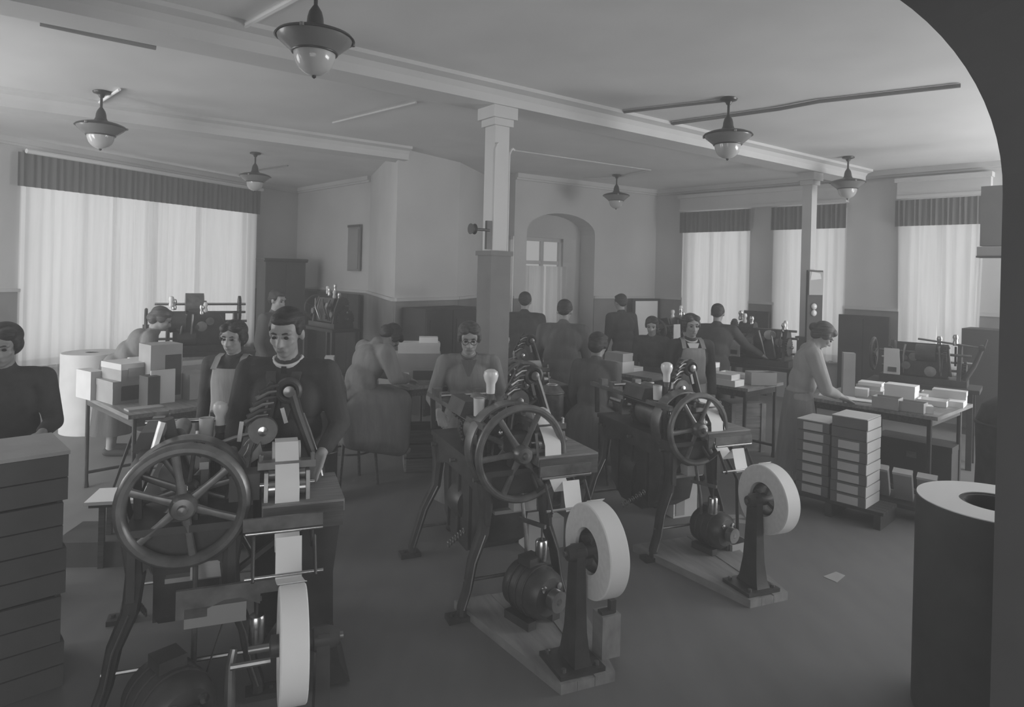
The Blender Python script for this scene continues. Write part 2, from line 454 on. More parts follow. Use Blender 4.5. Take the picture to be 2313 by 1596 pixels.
# curtains: wavy sheer panels, each hung on its own
def cloth(name, m, label, cat, o, d, n, x0, x1, z0, z1, waves, amp, off, group, seed=0, pinch=0):
    rnd = random.Random(seed); nx = max(24, int(waves * 6)); nz = 6; vs_ = []; fs = []
    ph = [rnd.uniform(0, 6.28) for _ in range(3)]
    for k in range(nz + 1):
        z = z0 + (z1 - z0) * k / nz
        for i in range(nx + 1):
            u = i / nx; x = x0 + (x1 - x0) * u
            if pinch: x = x + pinch * (1 - k / nz) * (u - .5)
            y = off + amp * (sin(u * waves * 6.283 + ph[0]) + .5 * sin(u * waves * 1.37 * 6.283 + ph[1] + k * .15))
            p = V(o) + V(d) * x + V(n) * y; vs_.append((p.x, p.y, z))
    for k in range(nz):
        for i in range(nx):
            a = k * (nx + 1) + i; fs.append((a, a + 1, a + nx + 2, a + nx + 1))
    return tag(MB().add(vs_, fs).build(name, m), label, cat, group)
L = (wl1 - wl0).length
# seams seen at columns 255, 340 and 436
sx = [0.02] + [(onl(p) - wl0).length for p in (250, 340, 437)] + [L - .02]
nm4 = ['first sheer white curtain from the left of the wide window', 'second sheer white curtain of the wide window, left of its middle', 'third sheer white curtain of the wide window, right of its middle', 'last sheer white curtain of the wide window, beside the wardrobe']
for i in range(4):
    cloth('curtain', 'sheer', nm4[i], 'curtain', wl0, ld, ln, sx[i] - .05, sx[i + 1] + .05, .30, 3.12, 5 + 3 * (sx[i + 1] - sx[i]), .012, (.04, .075)[i % 2], 'sheer curtains of the wide window', seed=i)
cloth('valance', 'valance', 'long dark valance across the top of the wide left window', 'valance', wl0, ld, ln, -.12, L + .05, 2.80, 3.235, 42, .012, .12, None, seed=9)
tag(MB().cyl(wl0 + ln * .17 + V((0, 0, 3.25)) - ld * .05, wl1 + ln * .17 + V((0, 0, 3.25)) + ld * .05, .030).build('curtain_rod', 'paper'), 'long white curtain rod above the wide left window', 'curtain rod')
wn_ = ['far right-hand window', 'middle window behind the slim column', 'near window by the dark archway']
for i, (x0, x1) in enumerate(RW):
    xm = (x0 + x1) / 2 - (.06 if i == 0 else 0)
    for j, (a, b) in enumerate(((x0 - .04, xm + .03), (xm - .03, x1 + .04))):
        cloth('curtain', 'sheer', '%s sheer curtain of the %s' % (('left', 'right')[j], wn_[i]), 'curtain', C2, rd, -rn, a, b, .64, 2.92, 4, .012, (.03, .055)[j], 'sheer curtains of the right wall', seed=20 + 2 * i + j, pinch=(0, -.1)[i == 2])
    cloth('valance', 'valance', 'short dark pleated valance over the %s' % wn_[i], 'valance', C2, rd, -rn, x0 - .05, x1 + .05, 2.62, 2.98, 16, .010, .095, 'short valances of the right wall', seed=40 + i)
for j in range(2):
    a, b = ((w0 - .06, (w0 + w1) / 2 - .03), ((w0 + w1) / 2 + .03, w1 + .06))[j]
    cloth('curtain', 'sheer', '%s thin curtain of the arched window in the far recess' % ('left', 'right')[j], 'curtain', P_E + bk, ed, -en, a, b, .9, wz1 - .48, 4, .015, .04, 'thin curtains of the arched window', seed=60 + j)
# ------------------------------------------------------------------ ceiling conduits
def conduit(label, pts, r=.011, z=None, m='wall'):
    z = CZ - r - .004 if z is None else z
    ps = [atz(x, y, z) for x, y in pts]
    return tag(MB().tube(ps, r, 8).build('conduit', m), label, 'conduit', None)
conduit('pale ceiling conduit running up to the big front lamp', [(545, 62), (655, 2), (720, -35)], .018, m='paper')
conduit('thin ceiling conduit left of the centre column', [(752, 277), (940, 231)])
conduit('ceiling conduit feeding the far middle lamp', [(1160, 339), (1470, 384), (1393, 401), (1318, 403)])
conduit('short ceiling conduit at the right middle lamp', [(1385, 256), (1520, 240), (1640, 227)], .013, m='dado')
conduit('long ceiling conduit from the right beam to the dark arch', [(1520, 279), (1760, 246), (1850, 229), (2170, 193)], .017, m='dado')
conduit('pale ceiling conduit at the left lamp', [(215, 238), (270, 202)], .013, m='paper')
conduit('dark ceiling pipe along the left of the main beam', [(90, 52), (230, 82), (352, 107)], .02, m='dado')
conduit('thin ceiling conduit from the far left lamp to the beam', [(575, 386), (650, 374)], m='dado')

# ------------------------------------------------------------------ hanging lamps
def lamp(label, px, py_top, Y):
    p = at(px, py_top, Y); p.z = CZ
    r = thing('ceiling_lamp', label, 'lamp', p, 0, 'enamelled ceiling lamps with milk glass bowls')
    MB().lathe([(.06, 0), (.075, -.01), (.07, -.022), (.03, -.035), (.018, -.06)], n=20).build('ceiling_rose', 'enamel', r)
    MB().cyl((0, 0, -.04), (0, 0, -.20), .011, n=10).build('stem', 'enamel', r)
    MB().lathe([(.012, -.15), (.022, -.165), (.034, -.185), (.042, -.215), (.045, -.245), (.052, -.262), (.066, -.28)], n=20).build('lamp_cap', 'enamel', r)
    MB().lathe([(.05, -.272), (.10, -.283), (.155, -.297), (.20, -.315), (.212, -.33), (.205, -.333), (.19, -.322), (.05, -.285)], n=32).build('reflector', 'enamel', r)
    MB().lathe([(.198, -.33), (.19, -.348), (.15, -.382), (.122, -.405), (.115, -.402), (.15, -.372), (.185, -.335)], n=32, closed=True).build('upper_glass', 'lamp_glass', r)
    MB().ring((0, 0, -.408), (0, 0, 1), .117, .007, 32).build('band', 'enamel', r)
    MB().lathe([(.112, -.408), (.108, -.44), (.095, -.475), (.075, -.502), (.045, -.522), (.015, -.53), (.001, -.531)], n=28).build('glass_bowl', 'bowl', r)
    MB().lathe([(.001, -.548), (.012, -.54), (.012, -.53), (.006, -.525)], n=12).build('finial', 'enamel', r)
    for k in range(3):
        a = 2 * pi * k / 3 + .5
        MB().lathe([(.001, -.012), (.013, -.008), (.013, .008), (.001, .012)], (.207 * cos(a), .207 * sin(a), -.327), n=10).build('clip', 'steel', r)
    return r
lamp('largest hanging lamp, nearest, at the top of the photo', 714, -20, 3.6)
lamp('hanging lamp at far left in front of the wide window', 229, 233, 6.1)
lamp('small hanging lamp at the right end of the wide window', 576, 388, 9.2)
lamp('small hanging lamp left of the arched far window recess', 1393, 405, 10.4)
lamp('hanging lamp on the bright ceiling right of the centre column', 1646, 230, 5.8)
lamp('hanging lamp near the slim right column and the near window', 1916, 358, 8.4)
# ------------------------------------------------------------------ the three web presses in the foreground
# local frame of a press: x to the right, y along the drive shaft away from the camera, z up; origin on the floor under the flywheel hub
def flywheel(root, c, R, spokes=6, rim=.026, m='wheel', a0=.35, name='flywheel', w=.030, hubr=.052):
    c = V(c); w_ = MB().ring(c, (0, 1, 0), R - rim, rim, 48, 10, w).build(name, m, root)
    for k in range(spokes):
        a = a0 + 2 * pi * k / spokes; d = V((cos(a), 0, sin(a)))
        MB().tube([c + d * hubr * .7, c + d * (R * .45), c + d * (R - rim * 1.6)], [.021 * R / .26, .015 * R / .26, .018 * R / .26], 8, flat=.7, side=(0, 1, 0)).build('spoke', m, w_)
    MB().lathe([(.02, -.06), (hubr * .8, -.055), (hubr, -.03), (hubr, .03), (hubr * .8, .06), (.02, .065)], c, (0, 1, 0), 20).build('hub', m, w_)
    MB().lathe([(.001, -.085), (.018, -.08), (.022, -.05)], c, (0, 1, 0), 12).build('shaft_end', 'wheel', w_)
    return w_
def gear(root, c, R, w, n, m='iron', axis=(0, 1, 0), name='gear'):
    mb = MB(); c = V(c); d = V(axis); mb.lathe([(R * .25, -w / 2), (R, -w / 2), (R, w / 2), (R * .25, w / 2)], c, axis, 28)
    r = V((1, 0, 0)) if abs(d.x) < .9 else V((0, 1, 0)); o = d.cross(r)
    for k in range(n):
        a = 2 * pi * k / n; u = r * cos(a) + o * sin(a); t = d.cross(u)
        mb.prism([(-.35, 0), (.35, 0), (.18, 1), (-.18, 1)], c + u * R * .99 - d * w / 2, t * (2 * pi * R / n), u * .012, d * w)
    return mb.build(name, m, root)
def cast_leg(root, x0, x1, y, h, m='iron'):
    s = 1 if x1 > 0 else -1
    pts = [(x0, y, h), (x0 - s * .015, y, h * .82), (x0 + s * .0, y, h * .62), ((x0 + x1) / 2, y, h * .42), (x1 - s * .03, y, h * .22), (x1, y, h * .09), (x1, y, .025)]
    o = MB().tube(pts, [.042, .038, .034, .030, .027, .026, .028], 8, flat=1.25, side=(0, 1, 0)).build('leg', m, root)
    mb = MB(); mb.box((x1 + s * .015, y, .0125), (.13, .085, .025)); mb.lathe([(.012, 0), (.012, .018)], (x1 + s * .055, y, .022), n=8); mb.build('foot', m, o)
    # thin bright strip along the front of the casting
    MB().tube([(p[0] - s * .0, p[1] - .042, p[2]) for p in pts[2:-1]], .005, 6).build('bright_edge', 'steel', o)
    return o
def arm(root, pts, r, m='iron', name='arm', flat=.6, knob=True, side=(0, 1, 0)):
    o = MB().tube(pts, r, 10, flat=flat, side=side).build(name, m, root)
    return o
def press(label, P, rz, S=1.0, R=.265, vw=.16, zh=.87, reel=None, v3=False, near=False):
    r = thing('web_press', label, 'machine', (P[0], P[1], 0), rz)
    r.scale = (S, S, S)
    P_ = lambda name, mb, m, par=None: mb.build(name, m, par or r)
    fw = .20
    # legs and casting
    for (x0, x1, y) in ((-fw + .01, -.30, .06), (fw - .01, .30, .06), (-fw + .01, -.34, .92), (fw - .01, .34, .92)): cast_leg(r, x0, x1, y, .72)
    prof = [(.0, .50), (.10, .60), (.30, .655), (.68, .655), (.88, .60), (.98, .50), (.98, .78), (.0, .78)]
    for x in (-fw, fw - .03):
        o = P_('side_frame', MB().prism(prof, (x, 0, 0), (0, 1, 0), (0, 0, 1), (.03, 0, 0)), 'iron')
        for y in (.1, .5, .88): MB().lathe([(.012, 0), (.012, .03)], (x - .008 if x < 0 else x + .038, y, .72), (1 if x > 0 else -1, 0, 0), 8).build('bolt', 'steel', o)
    for y in (.05, .93): P_('cross_frame', MB().prism([(-fw, .56), (-.1, .64), (.1, .64), (fw, .56), (fw, .76), (-fw, .76)], (0, y - .015, 0), (1, 0, 0), (0, 0, 1), (0, .03, 0)), 'iron')
    P_('bed', MB().box((0, .49, .775), (2 * fw + .02, 1.0, .03)), 'iron')
    P_('tie_rod', MB().cyl((-.29, .06, .2), (.29, .06, .2), .010, n=8), 'steel'); P_('tie_rod', MB().cyl((-.31, .92, .18), (.31, .92, .18), .010, n=8), 'steel')
    # drive shaft, bearings, wheels
    P_('drive_shaft', MB().cyl((0, -.05, zh), (0, 1.12, zh), .019, n=14), 'bright')
    for y in (.065, .30, .9):
        o = P_('bearing', MB().prism([(-.05, .79), (.05, .79), (.045, zh), (.03, zh + .035), (-.03, zh + .035), (-.045, zh)], (0, y - .02, 0), (1, 0, 0), (0, 0, 1), (0, .04, 0)), 'iron')
        MB().lathe([(.012, 0), (.012, .02), (.005, .03), (.001, .032)], (0, y, zh + .033), n=10).build('oil_cup', 'bright', o)
    flywheel(r, (0, 0, zh), R, a0=.70 if near else .08, rim=.026 if near else .021, w=.030 if near else .024)
    pl = P_('belt_pulley', MB().lathe([(R * .93, -.05), (R * .96, 0), (R * .93, .05), (R * .89, .05), (R * .89, -.05)], (0, .175, zh), (0, 1, 0), 44, True), 'steel')
    for k in range(5):
        a = .2 + 2 * pi * k / 5; d = V((cos(a), 0, sin(a))); MB().tube([V((0, .175, zh)) + d * .03, V((0, .175, zh)) + d * R * .9], [.018, .012], 8, flat=.6).build('pulley_spoke', 'wheel', pl)
    MB().lathe([(.02, -.05), (.045, -.05), (.045, .05), (.02, .05)], (0, .175, zh), (0, 1, 0), 18).build('pulley_hub', 'wheel', pl)
    gear(r, (0, .62, zh), .13, .035, 36); gear(r, (-.12, .62, zh + .13), .06, .035, 18); gear(r, (.10, .80, zh + .06), .085, .03, 24)
    P_('impression_cylinder', MB().lathe([(.02, .33), (.105, .33), (.105, .57), (.02, .57)], (-.03, 0, zh + .02), (0, 1, 0), 28), 'steel')
    P_('ink_cylinder', MB().lathe([(.012, .34), (.05, .34), (.05, .56), (.012, .56)], (-.13, 0, zh + .14), (0, 1, 0), 20), 'iron')
    P_('ink_cylinder', MB().lathe([(.012, .34), (.04, .34), (.04, .56), (.012, .56)], (-.06, 0, zh + .20), (0, 1, 0), 20), 'steel')
    P_('ink_trough', MB().prism([(-.24, 1.02), (-.17, .98), (-.13, 1.10), (-.21, 1.10)], (0, .33, 0), (1, 0, 0), (0, 0, 1), (0, .25, 0)), 'iron')
    # long rails along the top
    for (x, z, y0, y1) in ((-.19, 1.01, .05, 1.12), (.07, 1.02, .02, 1.06)):
        o = P_('rail', MB().bar((x, y0, z), (x, y1, z), .035, .03), 'steel')
        for y in (y0 + .08, y1 - .08): MB().bar((x, y, z), (x * .95, y, .785), .03, .022).build('rail_post', 'iron', o)
    for (x, y) in ((-.19, .78), (-.19, .94), (.07, .86)):
        P_('clamp', MB().box((x, y, 1.05), (.055, .05, .05)), 'steel')
    P_('cross_bar', MB().cyl((-.24, .70, 1.065), (.12, .70, 1.065), .012, n=10), 'bright')
    # folding head: two leaning arms with ring head, levers and cam wheel
    hx, hy = (vw + .0, .30) if near else (vw + .02, .32)
    hz = 1.27 if near else 1.24
    for (fx, bx) in ((.17, .11), (.10, .05)):
        pass
    a1 = P_('folding_arm', MB().tube([(hx + .15, hy - .02, .84), (hx + .13, hy, .95), (hx + .09, hy, 1.06), (hx + .05, hy, 1.17), (hx + .02, hy, hz)], [.022, .024, .024, .026, .030], 10, flat=1.5, side=(0, 1, 0)), 'iron')
    MB().tube([(hx + .172, hy - .02, .86), (hx + .152, hy, .96), (hx + .112, hy, 1.07), (hx + .078, hy, 1.16)], .006, 6).build('bright_edge', 'bright', a1)  # slim bright strip along the arm
    a2 = P_('folding_arm', MB().tube([(hx - .14, hy + .04, .84), (hx - .12, hy + .05, .98), (hx - .08, hy + .04, 1.12), (hx - .05, hy + .02, hz)], [.022, .024, .026, .026], 10, flat=1.5, side=(0, 1, 0)), 'iron')
    MB().tube([(hx - .155, hy + .01, .9), (hx - .14, hy + .02, 1.0), (hx - .10, hy + .01, 1.12)], .006, 6).build('bright_edge', 'bright', a2)
    rh = P_('ring_head', MB().ring((hx + .01, hy - .01, hz), (0, 1, 0), .046, .017, 28, 8, .026), 'iron')
    MB().lathe([(.006, -.04), (.026, -.035), (.028, .03), (.006, .035)], (hx + .01, hy - .01, hz), (0, 1, 0), 16).build('ring_pin', 'steel', rh)
    cw = P_('cam_wheel', MB().lathe([(.01, -.02), (.062, -.02), (.066, 0), (.062, .02), (.01, .02)], (hx - .10, hy - .05, 1.10), (0, 1, 0), 24), 'wheel')
    MB().lathe([(.001, -.035), (.022, -.03), (.024, 0)], (hx - .10, hy - .05, 1.10), (0, 1, 0), 12).build('cam_hub', 'bright', cw)
    for k in range(6):                                    # row of little spring fingers
        z = 1.15 + k * .027; x = hx - .16 + k * .012
        P_('finger', MB().tube([(x - .02, hy - .06, z - .01), (x + .03, hy - .04, z + .012), (x + .08, hy - .02, z + .014)], [.011, .009, .006], 8), ('steel', 'iron')[k % 2])
    P_('finger_bar', MB().bar((hx - .17, hy, 1.11), (hx - .06, hy, 1.31), .02, .03), 'iron')
    P_('lever', MB().tube([(hx - .32, hy - .06, 1.04), (hx - .22, hy - .06, 1.075), (hx - .10, hy - .05, 1.10)], .010, 8), 'steel')
    P_('link_plate', MB().bar((hx - .20, hy - .07, 1.06), (hx - .19, hy - .07, 1.15), .018, .008), 'bright')
    P_('link_plate', MB().bar((hx + .0, hy - .06, 1.13), (hx - .02, hy - .06, 1.20), .018, .008), 'bright')
    P_('forming_saddle', MB().prism([(-.09, 0), (-.06, .02), (-.03, .0), (.03, .0), (.06, .02), (.09, 0), (.08, .05), (.05, .09), (.04, .05), (-.04, .05), (-.05, .09), (-.08, .05)], (hx - .06, hy - .1, .965), (1, 0, 0), (0, 0, 1), (0, .05, 0)), 'steel')
    P_('throat_block', MB().box((hx - .02, hy + .02, .90), (.18, .12, .2)), 'iron')
    # glue jar on its bracket
    jx, jy, jz = (.11, .42, 1.09) if near else (-.09, .245, 1.15)
    j = P_('glue_jar', MB().lathe([(.001, 0), (.026, .0), (.030, .02), (.032, .075), (.045, .10), (.052, .13), (.046, .158), (.025, .172), (.001, .176)], (jx, jy, jz), n=20), 'glass')
    js = .68 if near else .84
    j.data.transform(Matrix.Translation((jx, jy, jz)) @ Matrix.Scale(js, 4) @ Matrix.Translation((-jx, -jy, -jz)))
    MB().lathe([(.001, -.03), (.02, -.028), (.024, .005), (.026, .008)], (jx, jy, jz), n=14).build('jar_neck', 'steel', j)
    P_('jar_bracket', MB().tube([(jx - .03, jy, .79), (jx - .03, jy, .97), (jx, jy, jz - .03)], [.016, .013, .018], 8), 'iron')
    P_('glue_pot', MB().lathe([(.001, 0), (.03, 0), (.033, .10), (.029, .10), (.026, .01), (.001, .008)], (jx - .06, jy + .02, 1.03), n=16), 'card_l')
    # wooden work board on the right and the web feed unit on it
    bx0, bx1 = vw - .10, vw + (.235 if near else .27)
    P_('work_board', MB().box(((bx0 + bx1) / 2, .14, .80 + .03), (bx1 - bx0, .40, .05)), 'wood_mid')
    P_('board_apron', MB().box(((bx0 + bx1) / 2, -.055, .795), (bx1 - bx0 - .01, .022, .10)), 'wood')
    P_('board_bracket', MB().bar((bx1 - .06, .1, .80), (.18, .1, .52), .03, .02), 'iron')
    fz = .855
    for x in (vw - .085, vw + .085):
        o = P_('roller_bracket', MB().prism([(-.05, 0), (.07, 0), (.06, .05), (.035, .115), (-.02, .115), (-.04, .05)], (x - .008, .03, fz), (0, 1, 0), (0, 0, 1), (.016, 0, 0)), 'steel')
        MB().lathe([(.001, -.03), (.012, -.028), (.012, .03), (.001, .032)], (x, .03, fz + .06), (1, 0, 0), 10).build('thumb_screw', 'bright', o)
    P_('feed_roller', MB().cyl((vw - .075, .02, fz + .045), (vw + .075, .02, fz + .045), .032, n=20), 'bright')
    P_('feed_roller', MB().cyl((vw - .075, .055, fz + .095), (vw + .075, .055, fz + .095), .024, n=20), 'steel')
    P_('feed_bridge', MB().box((vw, .07, fz + .135), (.24, .05, .03)), 'steel')
    for k in range(2): P_('screw', MB().lathe([(.001, .034), (.010, .03), (.010, .0)], (vw - .108 + .216 * k, .07, fz + .148), n=8), 'bright')
    P_('side_gearbox', MB().box((vw - .17, .07, fz + .06), (.12, .11, .11)), 'iron')
    P_('print_drum', MB().cyl((vw - .06, .16, fz + .16), (vw + .06, .16, fz + .16), .05, n=24), 'card_l')
    # paper web from the reel up to the rollers
    if reel:
        ry, rz_, rr = reel
        ry0 = ry / S; zz = rz_ / S; rr = rr / S
        gy, gz = -.27, zz + .10
        P_('paper_web', MB().ribbon([(vw, .20, fz + .214), (vw, .13, fz + .213), (vw, .08, fz + .17), (vw, .005, fz + .10), (vw, -.03, fz + .055), (vw, -.035, fz), (vw, -.08, fz - .1), (vw, -.15, fz - .16), (vw, gy + .03, gz + .12), (vw, gy, gz + .02), (vw, gy - .02, gz - .02), (vw, (gy + ry0) / 2, (gz + zz + rr) / 2 - .012), (vw, ry0 + rr * .35, zz + rr * .945)], (.098, 0, 0)), 'paper')
        for (y, z) in ((gy - .012, gz + .012), (gy + .05, gz + .16)):
            P_('guide_bar', MB().cyl((vw - .16, y, z - .02), (vw + .13, y, z - .02), .008, n=10), 'bright')
        for x in (vw - .13, vw + .10):
            P_('guide_arm', MB().tube([(x, -.04, .76), (x, -.12, .70), (x, gy + .06, gz + .10), (x, gy - .02, gz - .02)], [.014, .014, .012, .012], 8, flat=.6), 'iron')
        P_('tension_plate', MB().box((vw - .02, gy + .05, gz + .175), (.30, .012, .05)), 'wheel')
    # hanging weight, treadle rod and drip trays
    wo = P_('hanging_weight', MB().lathe([(.001, 0), (.030, 0), (.033, .006), (.033, .10), (.028, .108), (.001, .11)], (vw - .11, -.14, .34), n=22), 'bright')
    MB().cyl((vw - .11, -.14, .45), (vw - .11, -.14, .52), .005, n=8).build('weight_hook', 'iron', wo)
    P_('weight_arm', MB().bar((vw - .18, .0, .52), (vw - .10, -.16, .52), .016, .02), 'steel')
    P_('trip_rod', MB().tube([(.04, .09, .70), (.05, .02, .40), (.05, -.02, .12)], .011, 8), 'wheel')
    P_('drip_tray', MB().box((.05, .34, .50), (.26, .36, .02)), 'card')
    P_('paper_block', MB().box((.09, .20, .545), (.14, .15, .07)), 'card_l')
    P_('drive_housing', MB().lathe([(.02, -.10), (.10, -.09), (.12, -.04), (.12, .06), (.08, .10), (.02, .11)], (-.08, .60, .44), (0, 1, 0), 24), 'iron')
    # dark gear case slung under the bed
    gw = .15 if not near else .13
    P_('gear_case', MB().prism([(.24, .70), (.20, .52), (.26, .30), (.42, .20), (.70, .20), (.84, .30), (.88, .52), (.84, .70)], (-gw, 0, 0), (0, 1, 0), (0, 0, 1), (gw * 2, 0, 0)), 'iron')
    for y in (.36, .55, .74): P_('case_rib', MB().bar((-gw - .008, y, .24), (-gw - .008, y, .68), .016, .02), 'iron')
    if near:
        P_('side_casting', MB().prism([(bx1 - .02, .02), (bx1 + .05, .02), (bx1 + .0, .12), (bx1 - .03, .30), (bx1 - .035, .52), (bx1 - .01, .74), (bx1 - .01, .785), (bx1 - .17, .785), (bx1 - .17, .60), (bx1 - .14, .30), (bx1 - .16, .02)], (0, .0, 0), (1, 0, 0), (0, 0, 1), (0, .32, 0)), 'iron')
        P_('front_plate', MB().prism([(-.20, 0), (-.09, 0), (-.09, .03), (-.03, .055), (.03, .055), (.10, .02), (.10, .06), (.22, .06), (.22, .11), (-.2, .11)], (vw - .20, -.20, .50), (1, 0, 0), (0, 0, 1), (0, .015, 0)), 'wheel')
        P_('box_cover', MB().box((vw - .26, -.17, .50), (.22, .06, .075)), 'enamel_in')
        P_('upright_post', MB().tube([(vw - .20, -.30, .14), (vw - .20, -.30, .36), (vw - .19, -.29, .41)], [.03, .028, .02], 10, flat=.7), 'steel')
        P_('stop_bar', MB().cyl((vw - .20, -.33, .36), (vw - .06, -.33, .36), .012, n=8), 'steel')
        flywheel(r, (-.02, .30, zh - .02), R * .80, 5, .018, 'wheel', .9, 'rear_wheel', .02, .04)
        P_('side_bracket', MB().tube([(-.20, .22, .86), (-.15, .24, 1.0), (-.11, .26, 1.16)], [.02, .018, .022], 8, flat=1.3), 'steel')
        P_('side_bracket', MB().tube([(-.03, .30, .9), (-.07, .28, 1.05), (-.10, .26, 1.17)], [.022, .018, .024], 8, flat=1.3), 'iron')
    for k in range(7): P_('chain_link', MB().ring((-.205, .32 + .045 * k, .36 - .03 * k), (1, 0, .2), .016, .005, 10, 6), 'steel')
    P_('driving_belt', MB().ribbon([(R * .93, .175, zh), (.33, -.02, .5), (.22, -.16, .17)] if not near else [(R * .93, .175, zh), (.2, .05, .5), (.1, -.05, .2)], (0, .03, 0), .004), 'black')
    return r
def reel_stand(label, P, rz, zax, r_reel, w=.10, low=False):
    # local: x is the reel axle direction, y away
    st = thing('reel_stand', label, 'stand', (P[0], P[1], P[2]), rz)
    MB().prism([(-.13, -.11), (.10, -.11), (.10, .11), (-.13, .11)], (-.10, 0, 0), (1, 0, 0), (0, 1, 0), (0, 0, .02)).build('base_plate', 'iron', st)
    for x in (-.2, -.03):
        for y in (-.08, .08): MB().lathe([(.012, 0), (.012, .015), (.001, .018)], (x, y, .02), n=8).build('bolt', 'steel', st)
    prof = [(.085, .02), (.072, .05), (.055, .16), (.046, .34), (.040, zax - .02), (.034, zax + .03)]
    mb = MB(); rings = []
    for (hw, z) in prof: rings.append([(-.10 - hw * .55, -hw, z), (-.10 + hw * .55, -hw, z), (-.10 + hw * .55, hw, z), (-.10 - hw * .55, hw, z)])
    vs_ = [p for q in rings for p in q]; fs = []
    for i in range(len(prof) - 1):
        for j in range(4): a, b = i * 4 + j, i * 4 + (j + 1) % 4; fs.append((a, b, b + 4, a + 4))
    fs += [(3, 2, 1, 0), tuple(4 * (len(prof) - 1) + j for j in range(4))]
    mb.add(vs_, fs).build('column', 'iron', st)
    MB().lathe([(.001, -.06), (.03, -.055), (.04, -.02), (.04, .03), (.02, .05)], (-.10, 0, zax), (1, 0, 0), 18).build('axle_boss', 'iron', st)
    MB().cyl((-.17, 0, zax), (w / 2 + .09, 0, zax), .013, n=12).build('axle', 'steel', st)
    return st
def paper_reel(label, P, rz, R, w, core=.085):
    core = R * .49
    # local x is the axle; the origin is the centre
    rl = thing('paper_reel', label, 'paper reel', P, rz, 'paper reels of the presses')
    body = MB().lathe([(core, -w / 2), (R - .004, -w / 2), (R, -w / 2 + .004), (R, w / 2 - .004), (R - .004, w / 2), (core, w / 2)], (0, 0, 0), (1, 0, 0), 64, True).build('paper_roll', 'paper', rl)
    MB().lathe([(core + .002, -w / 2 - .001), (R - .006, -w / 2 - .001), (R - .006, -w / 2 + .002), (core + .002, -w / 2 + .002)], (0, 0, 0), (1, 0, 0), 64, True).build('wound_edge', 'paper_side', rl)
    ch = MB().ring((0, 0, 0), (1, 0, 0), core - .012, .010, 32, 8, w / 2 * .8).build('core_ring', 'iron', rl)
    for k in range(4):
        a = .4 + pi * k / 2; MB().bar((-.02, 0, 0), (-.02, cos(a) * (core - .014), sin(a) * (core - .014)), .028, .02).build('core_arm', ('iron', 'steel')[k % 2], rl)
    MB().lathe([(.014, -w / 2 - .03), (.035, -w / 2 - .025), (.035, w / 2 + .02), (.014, w / 2 + .025)], (0, 0, 0), (1, 0, 0), 18, True).build('core_hub', 'iron', rl)
    return rl
def motor(label, P, rz, s=1.0):
    m = thing('electric_motor', label, 'motor', P, rz); m.scale = (s, s, s)
    MB().lathe([(.03, -.13), (.09, -.125), (.115, -.10), (.12, -.06), (.12, .06), (.115, .10), (.09, .125), (.03, .13)], (0, 0, .15), (0, 1, 0), 30).build('casing', 'iron', m)
    for y in (-.05, 0, .05): MB().ring((0, y, .15), (0, 1, 0), .121, .005, 30, 6).build('casing_rib', 'iron', m)
    for x in (-.08, .08): MB().box((x, 0, .02), (.05, .18, .04)).build('foot', 'iron', m)
    MB().lathe([(.001, -.19), (.018, -.19), (.018, -.13)], (0, 0, .15), (0, 1, 0), 12).build('shaft', 'bright', m)
    MB().lathe([(.018, -.19), (.05, -.19), (.05, -.145), (.018, -.145)], (0, 0, .15), (0, 1, 0), 22).build('motor_pulley', 'steel', m)
    for a in (.7, 2.3): MB().lathe([(.001, -.138), (.016, -.136), (.016, -.12)], (.07 * cos(a), 0, .15 + .07 * sin(a)), (0, 1, 0), 10).build('brush_cap', 'bright', m)
    MB().box((0, .02, .285), (.09, .09, .04)).build('terminal_box', 'iron', m)
    return m
def platform(label, P, rz, pts, split=(0.0,), h=.045, m='wood_pale'):
    """low wooden platform: pts is the outline (x, y), planked along y"""
    t = thing('machine_platform', label, 'platform', (P[0], P[1], 0), rz)
    xs = [p[0] for p in pts]
    (xl0, y0), (xr0, _), (xr1, y1), (xl1, _) = pts
    n = len(split) - 1
    for i in range(n):
        a, b = split[i] + .004, split[i + 1] - .004
        poly = [(xl0 + (xr0 - xl0) * a, y0), (xl0 + (xr0 - xl0) * b, y0), (xl1 + (xr1 - xl1) * b, y1), (xl1 + (xr1 - xl1) * a, y1)]
        MB().prism(poly, (0, 0, 0), (1, 0, 0), (0, 1, 0), (0, 0, h - .004 * (i % 2))).build('plank', m, t, False)
    return t

